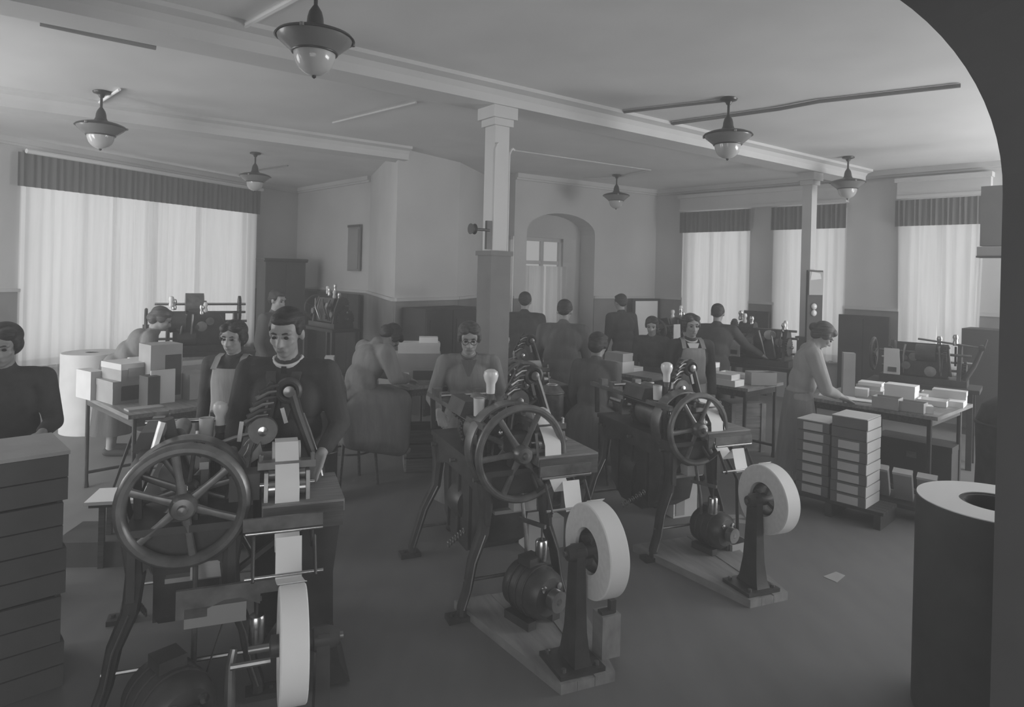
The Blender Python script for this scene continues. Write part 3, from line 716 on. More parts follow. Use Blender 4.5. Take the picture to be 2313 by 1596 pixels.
HUB = {1: V((-1.31, 2.70, 0)), 2: V((.075, 3.60, 0)), 3: V((1.258, 4.40, 0))}
ROT = {1: radians(21), 2: radians(23.5), 3: radians(23)}
def loc(i, x, y, z=0.0):
    return HUB[i] + Matrix.Rotation(ROT[i], 3, 'Z') @ V((x, y, z))
REEL = {1: (at(660, 1452, 2.27), .186), 2: (at(1346, 1240, 3.13), .215), 3: (at(1735, 1125, 3.94), .200)}
def local(i, p):
    return Matrix.Rotation(-ROT[i], 3, 'Z') @ (V(p) - HUB[i])
names = {1: 'nearest black paper press, big spoked flywheel facing the camera', 2: 'middle black paper press with spoked flywheel, before the woman in glasses', 3: 'third black paper press, farthest to the right, with thin flywheel'}
for i in (1, 2, 3):
    rp, rr = REEL[i]; lp = local(i, rp)
    S = (1.0, 1.0, .97)[i - 1]
    vw = lp.x / S
    press(names[i], HUB[i], ROT[i], S=S, R=(.256, .268, .25)[i - 1], vw=(vw if i == 1 else vw + .04), zh=.87, reel=(lp.y, rp.z, rr), near=(i == 1))
    lab = ('white paper reel seen edge-on below the nearest press', 'white paper reel on the black stand of the middle press', 'white paper reel on the black stand of the third press')[i - 1]
    ax = ROT[i] if i > 1 else ROT[i]
    paper_reel(lab, rp, ax, rr, (.088, .10, .10)[i - 1])
    slab = ('black stand carrying the edge-on reel of the nearest press', 'tapered black reel stand on the middle platform', 'tapered black reel stand on the right-hand platform')[i - 1]
    q = (0 if i == 1 else .045)
    reel_stand(slab, (rp.x, rp.y, q), ax if i > 1 else ax + pi, rp.z - q, rr)
    mp = loc(i, *(((-.02, -.16), (.02, -.14), (.12, -.02))[i - 1]), q)
    motor(('black electric motor under the nearest press', 'black electric motor on the middle platform', 'black electric motor on the right-hand platform')[i - 1], mp, ROT[i] + (.5, .3, .2)[i - 1], (1.15, 1.05, .95)[i - 1])
    if i > 1:
        c = local(i, V((rp.x, rp.y, 0))); c.x -= .02
        platform(('worn wooden platform under the middle press and its reel', 'worn wooden platform under the third press and its reel')[i - 2], (HUB[i].x, HUB[i].y), ROT[i], [(c.x - .22, c.y - .13), (c.x + .06, c.y - .13), (c.x + .30, c.y + .75), (c.x - .42, c.y + .75)], (0, .3, .62, 1))
bp = atz(1372, 1488, .045)
t_ = thing('wooden_block', 'pale wooden block with a dark catch behind the middle reel stand', 'block', (bp.x, bp.y + .05, .044), ROT[2])
MB().box((0, 0, .10), (.10, .09, .20)).build('block_body', 'wood_pale', t_, False)
MB().box((.02, -.01, .23), (.03, .03, .06)).build('catch', 'iron', t_, False)
MB().box((-.01, -.01, .205), (.07, .04, .02)).build('catch_foot', 'iron', t_, False)
# ------------------------------------------------------------------ tables, cupboards, boxes
def table(label, corner, e1, l1, l2, ztop, legs='iron', m='wood_mid', inset=.05, leg_r=.016, cross=True, th=.03, name='work_table'):
    """corner: the front corner; e1: direction of the first edge (length l1); the second edge is e1 turned a quarter to the right (length l2)"""
    e1 = V((e1[0], e1[1], 0)).normalized(); rz = atan2(e1.y, e1.x)
    t = thing(name, label, 'table', (corner[0], corner[1], 0), rz)
    # local: x along e1, y to the right of it is negative
    MB().box((l1 / 2, -l2 / 2, ztop - th / 2), (l1, l2, th)).build('table_top', m, t, False)
    lx, ly = (inset, l1 - inset), (-inset, -l2 + inset)
    for x in lx:
        for y in ly:
            if legs == 'iron':
                o = MB().tube([(x, y, ztop - th), (x, y, .06), (x, y, 0)], [leg_r, leg_r, leg_r * 1.5], 8).build('leg', 'iron', t)
            else:
                o = MB().box((x, y, (ztop - th) / 2), (.06, .06, ztop - th)).build('leg', legs, t, False)
    for y in ly: MB().box((l1 / 2, y, ztop - th - .035), (l1 - 2 * inset, .02, .07)).build('apron_rail', 'wood' if legs == 'iron' else legs, t, False)
    for x in lx: MB().box((x, -l2 / 2, ztop - th - .035), (.02, l2 - 2 * inset, .07)).build('apron_rail', 'wood' if legs == 'iron' else legs, t, False)
    if cross:
        for x in lx: MB().cyl((x, -inset, .12), (x, -l2 + inset, .12), leg_r * .8, n=8).build('stretcher', 'iron' if legs == 'iron' else legs, t)
        MB().bar((lx[0], -inset, ztop - .12), (lx[0] + l1 * .35, -inset, .14), .018, .012).build('brace', 'iron' if legs == 'iron' else legs, t)
    return t
def box_local(name, label, cat, P, rz, d, m='card', lid=True, lid_m=None, group=None, panels=None, open_=False):
    t = thing(name, label, cat, P, rz, group); x, y, z = d
    if open_:
        MB().box((0, 0, .003), (x, y, .006)).build('bottom', m, t, False)
        for s in (-1, 1):
            MB().box((s * (x / 2 - .003), 0, z / 2), (.006, y, z)).build('side', m, t, False)
            MB().box((0, s * (y / 2 - .003), z / 2), (x - .012, .006, z)).build('side', m, t, False)
    else:
        lh = min(.05, z * .35) if lid else 0
        MB().box((0, 0, (z - lh) / 2), (x, y, z - lh)).build('box_body', m, t, False)
        if lid: MB().box((0, 0, z - lh / 2), (x + .006, y + .006, lh)).build('lid', lid_m or m, t, False)
    for (face, a, b, pm, off) in panels or ():
        if face == 'y-': MB().box((off, -y / 2 - .002, z * .45), (a, .006, b)).build('label_panel', pm, t, False)
        if face == 'x+': MB().box((x / 2 + .002, off, z * .45), (.006, a, b)).build('label_panel', pm, t, False)
        if face == 'x-': MB().box((-x / 2 - .002, off, z * .45), (.006, a, b)).build('label_panel', pm, t, False)
    return t
TZ = .78
def on(px, py, z=TZ): return atz(px, py, z)
def pxw(n, Y): return n * Y / F                      # a width of n pixels at depth Y in metres
# --- left table
c0 = atz(290, 938, TZ); T1E = V((-.74, .67, 0)).normalized(); T1R = V((T1E.y, -T1E.x, 0))
table('left work table with slim iron legs, stacked with grey boxes', c0, T1E, 1.18, .92, TZ, inset=.06)
rz1 = atan2(T1R.y, T1R.x)
def t1(u, v): return c0 + T1R * u + T1E * v          # u along the front, v along the left side
B = lambda label, u, v, d, rz=0, z=TZ, **k: box_local('cardboard_box', label, 'box', (t1(u, v).x, t1(u, v).y, z), rz1 + rz, d, group='boxes on the left work table', **k)
B('large grey box at the bottom of the left table pile', .22, .62, (.40, .30, .17), .1, panels=[('y-', .28, .11, 'card_d', 0)])
B('grey lidded box lying on top of the left table pile', .25, .63, (.37, .30, .13), .16, z=TZ + .17, lid_m='card_l', panels=[('y-', .27, .07, 'card', 0)])
B('narrow upright pale box at the left end of the left table', .0, .86, (.10, .24, .22), .15, m='card_l', lid=False)
B('upright dark narrow box in front of the left table pile', .24, .30, (.09, .14, .22), .1, m='card_d', lid=False)
B('tall grey carton standing at the middle of the left table', .38, .48, (.24, .22, .44), .05, lid=False, panels=[('y-', .12, .32, 'card_d', .05)])
B('grey box at the right end of the left table', .60, .40, (.17, .22, .20), .12)
B('broad grey box behind the others on the left table', .74, .80, (.34, .26, .22), .1, panels=[('y-', .12, .06, 'card_l', .05)])
B('small pale box on the back edge of the left table', .45, 1.02, (.22, .12, .27), .1, m='card_l')
t = thing('paper_card', 'white upright sheet leaning against the tall carton on the left table', 'card', t1(.33, .28) + V((0, 0, 0)), rz1 + .05)
t.location.z = TZ
MB().prism([(-.095, 0), (.09, 0), (.10, .255), (-.08, .255)], (0, 0, 0), (1, 0, 0), (0, .10, .995), (0, .012, 0)).build('sheet', 'card_l', t, False)
tag(MB().box((0, 0, .006), (.24, .10, .012)).build('paper_pile', 'card'), 'flat grey sheets at the front of the left table', 'paper', None)
o = bpy.data.objects['paper_pile']; o.location = t1(.16, .17) + V((0, 0, 0)); o.location.z = TZ; o.rotation_euler = (0, 0, rz1)
# --- stool and small trestle by the left table
def stool(label, P, rz, h=.5, w=.32, m='wood', name='stool', splay=.05):
    t = thing(name, label, 'stool', (P[0], P[1], 0), rz)
    MB().lathe([(w / 2 - .02, 0), (w / 2, .008), (w / 2, .022), (w / 2 - .02, .03)], (0, 0, h - .03), n=24).build('seat', m, t)
    for k in range(4):
        a = pi / 4 + k * pi / 2; c, s = cos(a), sin(a); r0 = w / 2 - .04; r1 = r0 + splay
        MB().tube([(c * r0, s * r0, h - .03), (c * r1, s * r1, 0)], [.016, .013], 8).build('leg', m, t)
    for k in range(4):
        a = pi / 4 + k * pi / 2; b = a + pi / 2; r = w / 2 - .04 + splay * .6
        MB().cyl((cos(a) * r, sin(a) * r, h * .4), (cos(b) * r, sin(b) * r, h * .4), .009, n=8).build('rung', m, t)
    return t
p = floor_at(285, 1128); stool('dark round stool under the left work table', (p.x + .1, p.y + .25), .3, .52)
p = at(60, 1090, 4.2); stool('dark stool behind the crates at far left', (p.x, p.y), .1, .5)
p = atz(268, 1130, .41)
t = box_local('paper_tray', 'white paper tray on a low stand left of the nearest flywheel', 'tray', (p.x, p.y + .1, 0), .25, (.40, .27, .02), 'paper', lid=False)
t.location.z = .40
st = thing('tray_stand', 'low dark stand under the white paper tray', 'stand', (p.x, p.y + .1, 0), .25)
MB().box((0, 0, .39), (.36, .24, .02)).build('stand_top', 'wood', st, False)
for x in (-.12, .12):
    for y in (-.07, .07): MB().box((x, y, .19), (.03, .03, .38)).build('leg', 'wood', st, False)
p = floor_at(225, 1268)
box_local('timber_block', 'low dark timber box on the floor left of the nearest press', 'crate', (p.x, p.y + .1, 0), .1, (.5, .35, .15), 'card_d', lid=False)
# --- crates in the lower left corner
crz = .76; cex, cey = V((cos(crz), sin(crz), 0)), V((-sin(crz), cos(crz), 0))
ccorner = atz(155, 1016, 1.03)
for k in range(5):
    for j in range(1):
        P = ccorner - cex * (.46 + .012 * (k % 2)) + cey * .20; P.z = .203 * k
        t = thing('wooden_crate', ['bottom', 'second', 'middle', 'fourth', 'topmost'][k] + ' dark crate of the stack in the lower left corner', 'crate', P, crz + .012 * (-1) ** k, 'dark crates in the lower left corner')
        x, y, z = .92, .40, .20
        MB().box((0, y / 2 - .01, z / 2), (x, .02, z)).build('board', 'card_d', t, False)
        for s in (-1, 1): MB().box((s * (x / 2 - .01), 0, z / 2), (.02, y - .045, z)).build('board', 'card_d', t, False)
        for q in range(2): MB().box((0, -y / 2 + .01, z * (.25 + .5 * q)), (x, .02, z / 2 - .006)).build('board', 'card_d', t, False)
        MB().box((0, 0, .01), (x - .05, y - .05, .018)).build('bottom', 'card_d', t, False)
        if k == 4: MB().box((0, 0, z + .008), (x + .01, y + .01, .016)).build('lid', 'card', t, False)
# --- big standing paper rolls
def roll(label, P, R, h, core, tilt=0, rz=0, m='paper_side', name='standing_paper_roll'):
    t = thing(name, label, 'paper roll', (P[0], P[1], P[2] if len(P) > 2 else 0), rz); t.rotation_euler = (tilt, 0, rz)
    MB().lathe([(core, 0), (R - .006, 0), (R, .006), (R, h - .006), (R - .006, h), (core, h)], n=72, closed=True).build('wrapped_paper', m, t)
    MB().lathe([(core - .015, .01), (core, .01), (core, h - .004), (core - .015, h - .004)], n=40, closed=True).build('core', 'card_d', t)
    return t
P = atz(2254, 1136, .92); big = roll('huge standing paper roll with hollow core, cut by the dark archway', (P.x, P.y, 0), .30, .92, .135, m='card_d')
MB().lathe([(.139, .919), (.296, .919), (.296, .923), (.139, .923)], n=72, closed=True).build('paper_end', 'paper', big)
P = at(206, 945, 7.3); roll('wide standing paper roll below the wide left window', (P.x, P.y, 0), .30, .86, .07, m='card_l')
# --- wardrobe and dark boards along the back wall
bdir = (P_A - C1).normalized(); brz = atan2(bdir.y, bdir.x)
def onb(px):
    k = (px - W / 2) / F; t_ = (k * C1.y - C1.x) / (bdir.x - k * bdir.y); return C1 + bdir * t_
def cupboard(label, P, rz, d, m='wood', doors=2, name='cupboard', cat='cupboard', cornice=True):
    t = thing(name, label, cat, (P[0], P[1], 0), rz); x, y, z = d
    MB().box((0, 0, z / 2), (x, y, z)).build('carcass', m, t, False)
    if cornice:
        MB().prism([(0, 0), (.05, .03), (.05, .06), (0, .06)], (-x / 2 - .03, -y / 2 - .0, z), (0, -1, 0), (0, 0, 1), (x + .06, 0, 0)).build('cornice', m, t, False)
        MB().box((0, 0, z + .05), (x + .06, y, .03)).build('top_board', m, t, False)
    for k in range(doors):
        w = x / doors; xc = -x / 2 + w * (k + .5)
        dr = MB().box((xc, -y / 2 - .009, z / 2 + .03), (w - .012, .018, z - .12)).build('door', m, t, False)
        for q in range(2):
            MB().box((xc, -y / 2 - .02, z * (.28 + .42 * q) + .03), (w - .14, .01, z * .34)).build('door_panel', m, dr, False)
        MB().ball((xc + (w / 2 - .05) * (1 if k == 0 else -1), -y / 2 - .035, z * .5), .016).build('knob', 'steel', dr)
    MB().box((0, .01, .035), (x - .03, y - .02, .07)).build('plinth', m, t, False)
    return t
cupboard('tall dark wardrobe against the back wall by the wide window', (-4.17, 12.0, 0), .62, (.70, .55, 1.93), 'black', 2, 'wardrobe', 'wardrobe')
q = onb(757); t = thing('dark_board', 'wide black board screen along the back wall right of the wardrobe', 'screen', (q - V((-bdir.y, bdir.x, 0)) * .12), brz)
for i in range(6): MB().box((-.925 + .37 * i, 0, .72), (.362, .04, 1.38)).build('panel', 'black', t, False)
MB().box((0, 0, .015), (2.2, .14, .03)).build('foot_rail', 'black', t, False)
q = onb(804); t = thing('notice_board', 'narrow grey notice board high on the back wall', 'notice board', (q - V((-bdir.y, bdir.x, 0)) * .045), brz)
zt_, zb_ = at(804, 508, q.y).z, at(804, 612, q.y).z
MB().box((0, 0, (zt_ + zb_) / 2), (.40, .03, zt_ - zb_)).build('board', 'dado', t, False)
MB().box((0, -.02, zt_ - .02), (.41, .015, .04)).build('frame_rail', 'wood', t, False)
MB().box((0, -.02, (zt_ + zb_) / 2 - .02), (.33, .012, zt_ - zb_ - .12)).build('sheet', 'enamel_in', t, False)
# dark cupboard before the chimney breast
pc = (P_B + P_C) / 2; cd = (P_C - P_B).normalized(); cn = inward(P_B, P_C, CTR)
cupboard('low wide dark cupboard before the chimney breast', pc + cn * .24 + cd * .0, atan2(cd.y, cd.x), (1.05, .4, 1.36), 'black', 2, cornice=False)
# bracket clock thing on the centre column
br = thing('wall_bracket', 'small dark pulley bracket high on the centre column', 'bracket', cA + V((-.05, -.15, 2.08)), rzb)
MB().box((0, 0, .08), (.05, .03, .24)).build('back_plate', 'iron', br, False)
MB().cyl((0, -.01, .12), (-.17, -.03, .12), .012, n=10).build('arm', 'iron', br)
MB().lathe([(.01, -.02), (.045, -.02), (.035, 0), (.045, .02), (.01, .02)], (-.18, -.03, .12), (1, 0, 0), 18).build('pulley', 'iron', br)
# switch board on the slim right column
sb = thing('switch_board', 'tall dark switch board with white insulators on the slim right column', 'switch board', (cB.x, cB.y, 0), rzb)
fx = V((-sin(rzb), cos(rzb), 0))
bz = at(1818, 610, cB.y).z
sb.rotation_euler = (0, 0, .35)
MB().box((-.03, -.15, bz - .62), (.25, .03, 1.24)).build('board', 'black', sb, False)
MB().box((-.03, -.17, bz - .17), (.23, .02, .30)).build('card_holder', 'enamel_in', sb, False)
MB().prism([(-.10, 0), (.08, .02), (.06, .09), (-.08, .11)], (-.03, -.183, bz - .13), (1, 0, 0), (0, 0, 1), (0, .004, 0)).build('notice', 'card_l', sb, False)
for k in range(2): MB().ball((-.06, -.18, bz - .47 - .085 * k), (.042, .03, .042)).build('insulator', 'glass', sb)
# boards leaning on the right wall
def rboard(label, x0, x1, z1, m, name='dark_board', cat='screen', off=.10):
    xm = (x0 + x1) / 2; p = C2 + rd * xm - rn * off; t = thing(name, label, cat, p, atan2(rd.y, rd.x))
    n = max(2, int((x1 - x0) / .35)); w = (x1 - x0) / n
    for i in range(n): MB().box((-(x1 - x0) / 2 + w * (i + .5), 0, z1 / 2), (w - .008, .04, z1)).build('panel', m, t, False)
    MB().box((0, -.025, z1 - .03), (x1 - x0 - .06, .012, .04)).build('top_batten', m, t, False)
    MB().box((0, -.025, .05), (x1 - x0 - .06, .012, .06)).build('bottom_batten', m, t, False)
    return t
rboard('large black board on the wall pier right of the stooping woman', onr(1903), onr(2018), 1.36, 'black')
rboard('smaller dark board between the two far right windows', onr(1690), onr(1746), 1.33, 'black')
q = P_E + ed * (EL - .36) - en * .14
t = thing('dark_board', 'dark screen with a large white sheet in the far corner', 'screen', q, atan2(ed.y, ed.x))
for i in range(2): MB().box((-.165 + .33 * i, 0, .72), (.325, .04, 1.44)).build('panel', 'black', t, False)
MB().box((0, -.026, .98), (.54, .01, .84)).build('sheet', 'paper', t, False)
# cabinet near the right window and the covered block beside the arch
q = C2 + rd * onr(2270) - rn * .3
cupboard('dark narrow cabinet between the near window and the archway', (q.x - .1, q.y, 0), atan2(rd.y, rd.x), (.5, .42, 1.30), 'black', 1, cornice=False)
p = at(2262, 900, 5.0); t = thing('covered_bale', 'dark cloth-covered bale standing beside the archway', 'bale', (p.x + .12, p.y, 0), .4)
MB().lathe([(.24, 0), (.26, .05), (.25, .5), (.26, .8), (.22, .93), (.12, 1.0), (.001, 1.01)], n=20).build('cover', 'black_cloth', t)
MB().ring((0, 0, .80), (0, 0, 1), .262, .012, 24, 6).build('cord', 'black', t)
wb = at(2238, 480, 7.3)
t = thing('wall_box', 'dark wall box with a small glass ledge high beside the near window', 'wall box', (wb.x + .06, wb.y, 0), atan2(rd.y, rd.x))
z1, z0 = at(2238, 420, 7.3).z, at(2238, 580, 7.3).z
MB().box((0, 0, (z1 + z0) / 2 + .06), (.26, .14, z1 - z0 - .12)).build('housing', 'casing', t, False)
MB().box((0, -.01, z0 + .06), (.30, .18, .10)).build('ledge', 'enamel_in', t, False)
MB().box((0, -.01, z0), (.31, .20, .02)).build('base_board', 'black', t, False)
MB().bar((.13, .05, z0), (.30, .12, z0 - .35), .05, .05).build('bracket', 'dado', t, False)
t.location.z = 0
# --- right-hand table with the sorting woman
d0 = atz(2115, 940, TZ); T5E = V((.75, .66, 0)).normalized(); T5L = V((-T5E.y, T5E.x, 0))
table('right-hand sorting table covered with white boxes and lids', atz(1812, 894, TZ) , (T5E.x, T5E.y), .96, (atz(1812, 894, TZ) - d0).length + .02, TZ, inset=.08, leg_r=.02)
T5F = (d0 - atz(1812, 894, TZ)).normalized(); f0 = atz(1812, 894, TZ)
rz5 = atan2(T5F.y, T5F.x)
def t5(u, v): return f0 + T5F * u + T5E * v
def B5(label, px, py, w, d, h, rz=0, z=TZ, m='card_l', name='paper_box', group='white boxes on the sorting table', **k):
    p = atz(px, py, TZ); return box_local(name, label, 'box', (p.x, p.y, z), rz5 + rz, (w, d, h), m, group=group, **k)
B5('tall narrow upright box in front of the sorting woman', 1915, 893, .10, .10, .40, .5, m='card', lid=False)
B5('flat white box at the left of the sorting table heap', 1968, 889, .24, .20, .045, .1, lid=False)
B5('second flat white box of the sorting table heap', 1970, 888, .22, .20, .04, -.05, z=TZ + .045, lid=False)
B5('top flat lid on the left heap of the sorting table', 1968, 889, .20, .16, .03, .12, z=TZ + .085, m='paper', lid=False)
B5('larger closed white box in the middle of the sorting table', 2036, 905, .24, .16, .15, .05, m='paper')
B5('grey-fronted open box at the front edge of the sorting table', 2004, 922, .20, .14, .10, .03, m='card', open_=True)
B5('open box with curved lid at the front of the sorting table', 2058, 929, .21, .13, .085, .03, m='card', open_=True)
B5('white tray right of the middle of the sorting table', 2108, 914, .22, .18, .05, .1, m='paper', open_=True)
B5('long white box at the right end of the sorting table', 2145, 910, .25, .12, .12, .12, m='card_l')
B5('small white packet on the right front of the sorting table', 2092, 931, .09, .10, .06, .4, m='paper', lid=False)
B5('low white tray in the back right corner of the sorting table', 2120, 900, .26, .10, .06, .1, m='card_l', open_=True)
for lab, px, py, w, d, h, z, rz in (('thin white tray stacked behind the middle of the sorting table', 2060, 897, .24, .16, .04, 0, .06), ('white lid lying between the trays of the sorting table', 2085, 905, .18, .12, .03, 0, -.1),
        ('white box end by the tall box on the sorting table', 1945, 893, .12, .12, .07, 0, .2), ('low white carton at the right rim of the sorting table', 2160, 917, .12, .16, .05, 0, .1)):
    B5(lab, px, py, w, d, h, rz, m='paper', lid=False)
for j, (px, py, w, rz) in enumerate(((1873, 893, .17, .3), (1905, 897, .15, -.2), (1945, 905, .20, .15))):
    p = atz(px, py, TZ); o = tag(MB().box((0, 0, .003 + .002 * j), (w, .13, .006)).build('paper_sheet', 'paper'), ['white sheet under the sorting woman\'s hand', 'white sheet beside the tall box on the sorting table', 'white sheet near the front edge of the sorting table'][j], 'paper', 'loose sheets on the sorting table')
    o.location = (p.x, p.y, TZ); o.rotation_euler = (0, 0, rz5 + rz)
p = atz(1877, 900, TZ); 
# --- stacks of boxes on a pallet before the sorting table
pal = floor_at(1935, 1194); prz = radians(-46)
pz = .13
pu, pv = V((cos(prz), sin(prz), 0)), V((-sin(prz), cos(prz), 0))
corner = atz(1955, 1150, pz)
t = thing('low_pallet', 'low dark pallet under the two stacks of labelled boxes', 'pallet', corner, prz)
t.location.z = 0
for k in range(5): MB().box((-.33 + .06, .04 + .065 * k, pz - .012), (.78, .06, .024)).build('slat', 'black', t, False)
for x in (-.60, -.27, .08): MB().box((x, .17, (pz - .024) / 2), (.05, .34, pz - .024)).build('runner', 'black', t, False)
bw, bd_, bh = .255, .30, .084
ords = ['bottom', 'second', 'third', 'fourth', 'fifth', 'sixth', 'seventh', 'topmost']
for s_, (n, x, y) in enumerate(((8, -bw / 2 - .005, bd_ / 2 + .01), (7, -bw * 1.5 - .035, bd_ / 2 + .05))):
    proto = None
    for k in range(n):
        P = corner + pu * x + pv * y; P.z = pz + bh * k
        lab = '%s box of the %s stack on the low pallet' % (ords[k] if k < n - 1 else 'topmost', ('taller right', 'shorter left')[s_])
        plain = s_ == 0 and k > 5
        pan = [('x+', bd_ - .004, bh * .9, 'card_l', 0)] if s_ == 0 else []
        if not plain: pan.append(('y-', bw * .60, bh * .72, 'card_l', .0))
        box_local('label_box', lab, 'box', P, prz + random.uniform(-.03, .03), (bw, bd_, bh - .004), 'card_m', lid=False, group='labelled boxes on the low pallet', panels=pan)
        if k == n - 1:
            pr = [o for o in COL.objects if o.name.startswith('label_box') and o.type == 'EMPTY'][-1]
            MB().box((0, 0, bh - .002), (bw + .004, bd_ + .004, .006)).build('lid', 'card_l', pr, False)
# slanting boxes and low bench under the sorting table
p = floor_at(2040, 1172)
t = thing('low_bench', 'low dark bench on the floor under the sorting table', 'bench', (p.x + .1, p.y + .12, 0), prz)
MB().box((0, 0, .10), (.62, .34, .03)).build('bench_top', 'black', t, False)
for x in (-.26, .26): MB().box((x, 0, .042), (.04, .30, .084)).build('leg', 'black', t, False)
for k in range(3):
    q = V((p.x + .1, p.y + .12, .118)) + pu * (-.19 + .17 * k)
    t = thing('slanted_box', ['left', 'middle', 'right'][k] + ' of three grey boxes leaning side by side under the sorting table', 'box', q, prz + .1, 'leaning boxes under the sorting table')
    t.rotation_euler = (.42, 0, prz + .1)
    MB().box((0, 0, .13), (.13, .06, .24)).build('box_body', 'card', t, False); MB().box((0, 0, .255), (.134, .064, .02)).build('lid', 'card_l', t, False)
p = at(2070, 1040, 6.1)
t = box_local('tool_chest', 'dark tool chest standing under the sorting table', 'chest', (p.x, p.y, 0), rz5, (.62, .30, .42), 'black')
MB().box((0, -.155, .30), (.08, .012, .05)).build('hasp', 'steel', t, False)
# --- middle right table, crate beneath it
e0 = atz(1689, 878, TZ); T4R = (atz(1779, 864, TZ) - e0).normalized()
table('middle table with flat boxes behind the third press', e0, (T4R.x, T4R.y), .75, 0, TZ) if False else None
T4E = V((.75, .66, 0)).normalized(); T4P = V((T4E.y, -T4E.x, 0))
c4 = e0 - T4P * .85
table('middle table with flat boxes behind the third press', c4, (T4E.x, T4E.y), .72, .85, TZ, inset=.06, leg_r=.018)
rz4 = atan2(T4P.y, T4P.x)
def B4(label, px, py, w, d, h, rz=0, z=TZ, m='card_l', **k):
    p = atz(px, py, TZ); return box_local('paper_box', label, 'box', (p.x, p.y, z), rz4 + rz, (w, d, h), m, group='flat boxes on the middle table', **k)
B4('large dark open carton at the right end of the middle table', 1718, 868, .26, .16, .13, .9, m='card', open_=True)
B4('flat white box at the front of the middle table', 1635, 867, .34, .18, .06, .02, m='paper', lid=False)
B4('second flat white box stacked on the middle table', 1630, 866, .30, .18, .05, .05, z=TZ + .06, m='card_l', lid=False)
B4('grey box with white lid behind the third flywheel', 1590, 850, .26, .18, .16, .1, m='card', lid_m='paper')
B4('low white tray at the back of the middle table', 1660, 850, .30, .14, .045, .05, m='paper', open_=True)
p = floor_at(1685, 1022); t = box_local('wooden_crate', 'tall wooden crate standing under the middle table', 'crate', (p.x, p.y + .16, 0), .15, (.40, .28, .52), 'wood_mid', lid=False)
for x in (-.17, .17): MB().box((x, -.148, .26), (.05, .016, .52)).build('batten', 'wood_pale', t, False)
for k in range(4): MB().box((0, -.142, .07 + .125 * k), (.28, .01, .112)).build('plank', 'wood_mid', t, False)
MB().box((.12, .0, .55), (.14, .02, .06)).build('rope_handle', 'black', t, False)
p = floor_at(1520, 1012)
# low boxes on the floor by the third press
p = floor_at(1648, 1256); box_local('floor_box', 'grey open box on the floor by the third press', 'box', (p.x, p.y + .16, 0), ROT[3] + .1, (.17, .34, .085), 'card', open_=True)
p = floor_at(1550, 1185); box_local('floor_box', 'white upright carton behind the motor of the third press', 'box', (p.x, p.y + .25, 0), ROT[3], (.22, .18, .26), 'card_l', lid=False, panels=[('y-', .08, .2, 'card', -.05)])
p = floor_at(1225, 1262); box_local('floor_box', 'white carton under the board of the middle press', 'box', (p.x, p.y + .22, 0), ROT[2], (.26, .16, .20), 'card_l', lid=False)
# paper scraps on the floor
for j, (px, py, w) in enumerate(((1655, 1180, .2), (1640, 1172, .16), (1890, 1315, .14))):
    p = floor_at(px, py); o = tag(MB().prism([(0, 0), (w, .01), (w * 1.05, .07), (w * .1, .09)], (0, 0, 0), (1, 0, 0), (0, 1, 0), (0, 0, .002)).build('paper_scrap', 'card'), ['grey paper scrap on the floor behind the third reel', 'second paper scrap on the floor behind the third reel', 'small paper scrap alone on the open floor'][j], 'paper', None)
    o.location = p; o.rotation_euler = (0, 0, -.3 + .5 * j)
# --- table of the stooping seated woman and its boxes
T3c = atz(921, 874, TZ); T3L = V((-.60, .80, 0)).normalized()
table('work table piled with pale boxes before the chimney breast', T3c, (T3L.x, T3L.y), .95, .70, TZ, inset=.06)
T3R = V((T3L.y, -T3L.x, 0)); rz3 = atan2(T3R.y, T3R.x)
def B3(label, px, py, w, d, h, rz=0, z=TZ, m='card_l', **k):
    p = atz(px, py, TZ) + V((0, .12, 0)); return box_local('paper_box', label, 'box', (p.x, p.y, z), rz3 + rz, (w, d, h), m, group='pale boxes on the work table before the chimney', **k)
B3('broad grey box lowest in the pile before the chimney', 945, 862, .42, .24, .14, -.5, m='card', panels=[('y-', .24, .09, 'card_d', .05)])
B3('middle pale box of the pile before the chimney', 938, 862, .44, .22, .13, -.52, z=TZ + .14, m='card')
B3('upper pale box of the pile before the chimney', 940, 862, .40, .2, .10, -.48, z=TZ + .27, m='card_l')
B3('small white box on top of the pile before the chimney', 962, 862, .18, .14, .05, -.5, z=TZ + .37, m='paper', lid=False)
B3('low white box at the hands of the stooping seated woman', 884, 868, .28, .18, .09, -.45, m='paper', lid=False)
B3('second white box behind the hands of the stooping seated woman', 880, 858, .2, .16, .17, -.4, m='card_l', lid=False)
# --- small table, cup and upright card
T2c = atz(707, 888, TZ); T2d = (atz(800, 882, TZ) - T2c).normalized()
table('small table edge-on with a white cup, left of the stooping woman', T2c + V((-T2d.y, T2d.x, 0)) * .55, (-T2d.y, T2d.x), .1, .1, .1) if False else None
tb = table('small table with a white cup, left of the stooping seated woman', T2c, (-T2d.y, T2d.x), .30, .25, TZ, inset=.04, leg_r=.014, cross=False)
p = atz(712, 880, TZ); cup = thing('white_cup', 'small white cup on the left corner of the small table', 'cup', (p.x, p.y + .03, TZ))
MB().lathe([(.001, 0), (.024, 0), (.032, .085), (.028, .085), (.021, .006), (.001, .006)], n=20).build('cup_body', 'glass', cup)
MB().ring((.036, 0, .045), (0, 1, 0), .018, .004, 14, 6).build('handle', 'glass', cup)
p = atz(731, 876, TZ); box_local('card_stack', 'upright pale cartons on the small table beside the cup', 'box', (p.x + .02, p.y + .10, TZ), .2, (.08, .16, .27), 'card_l', lid=False)
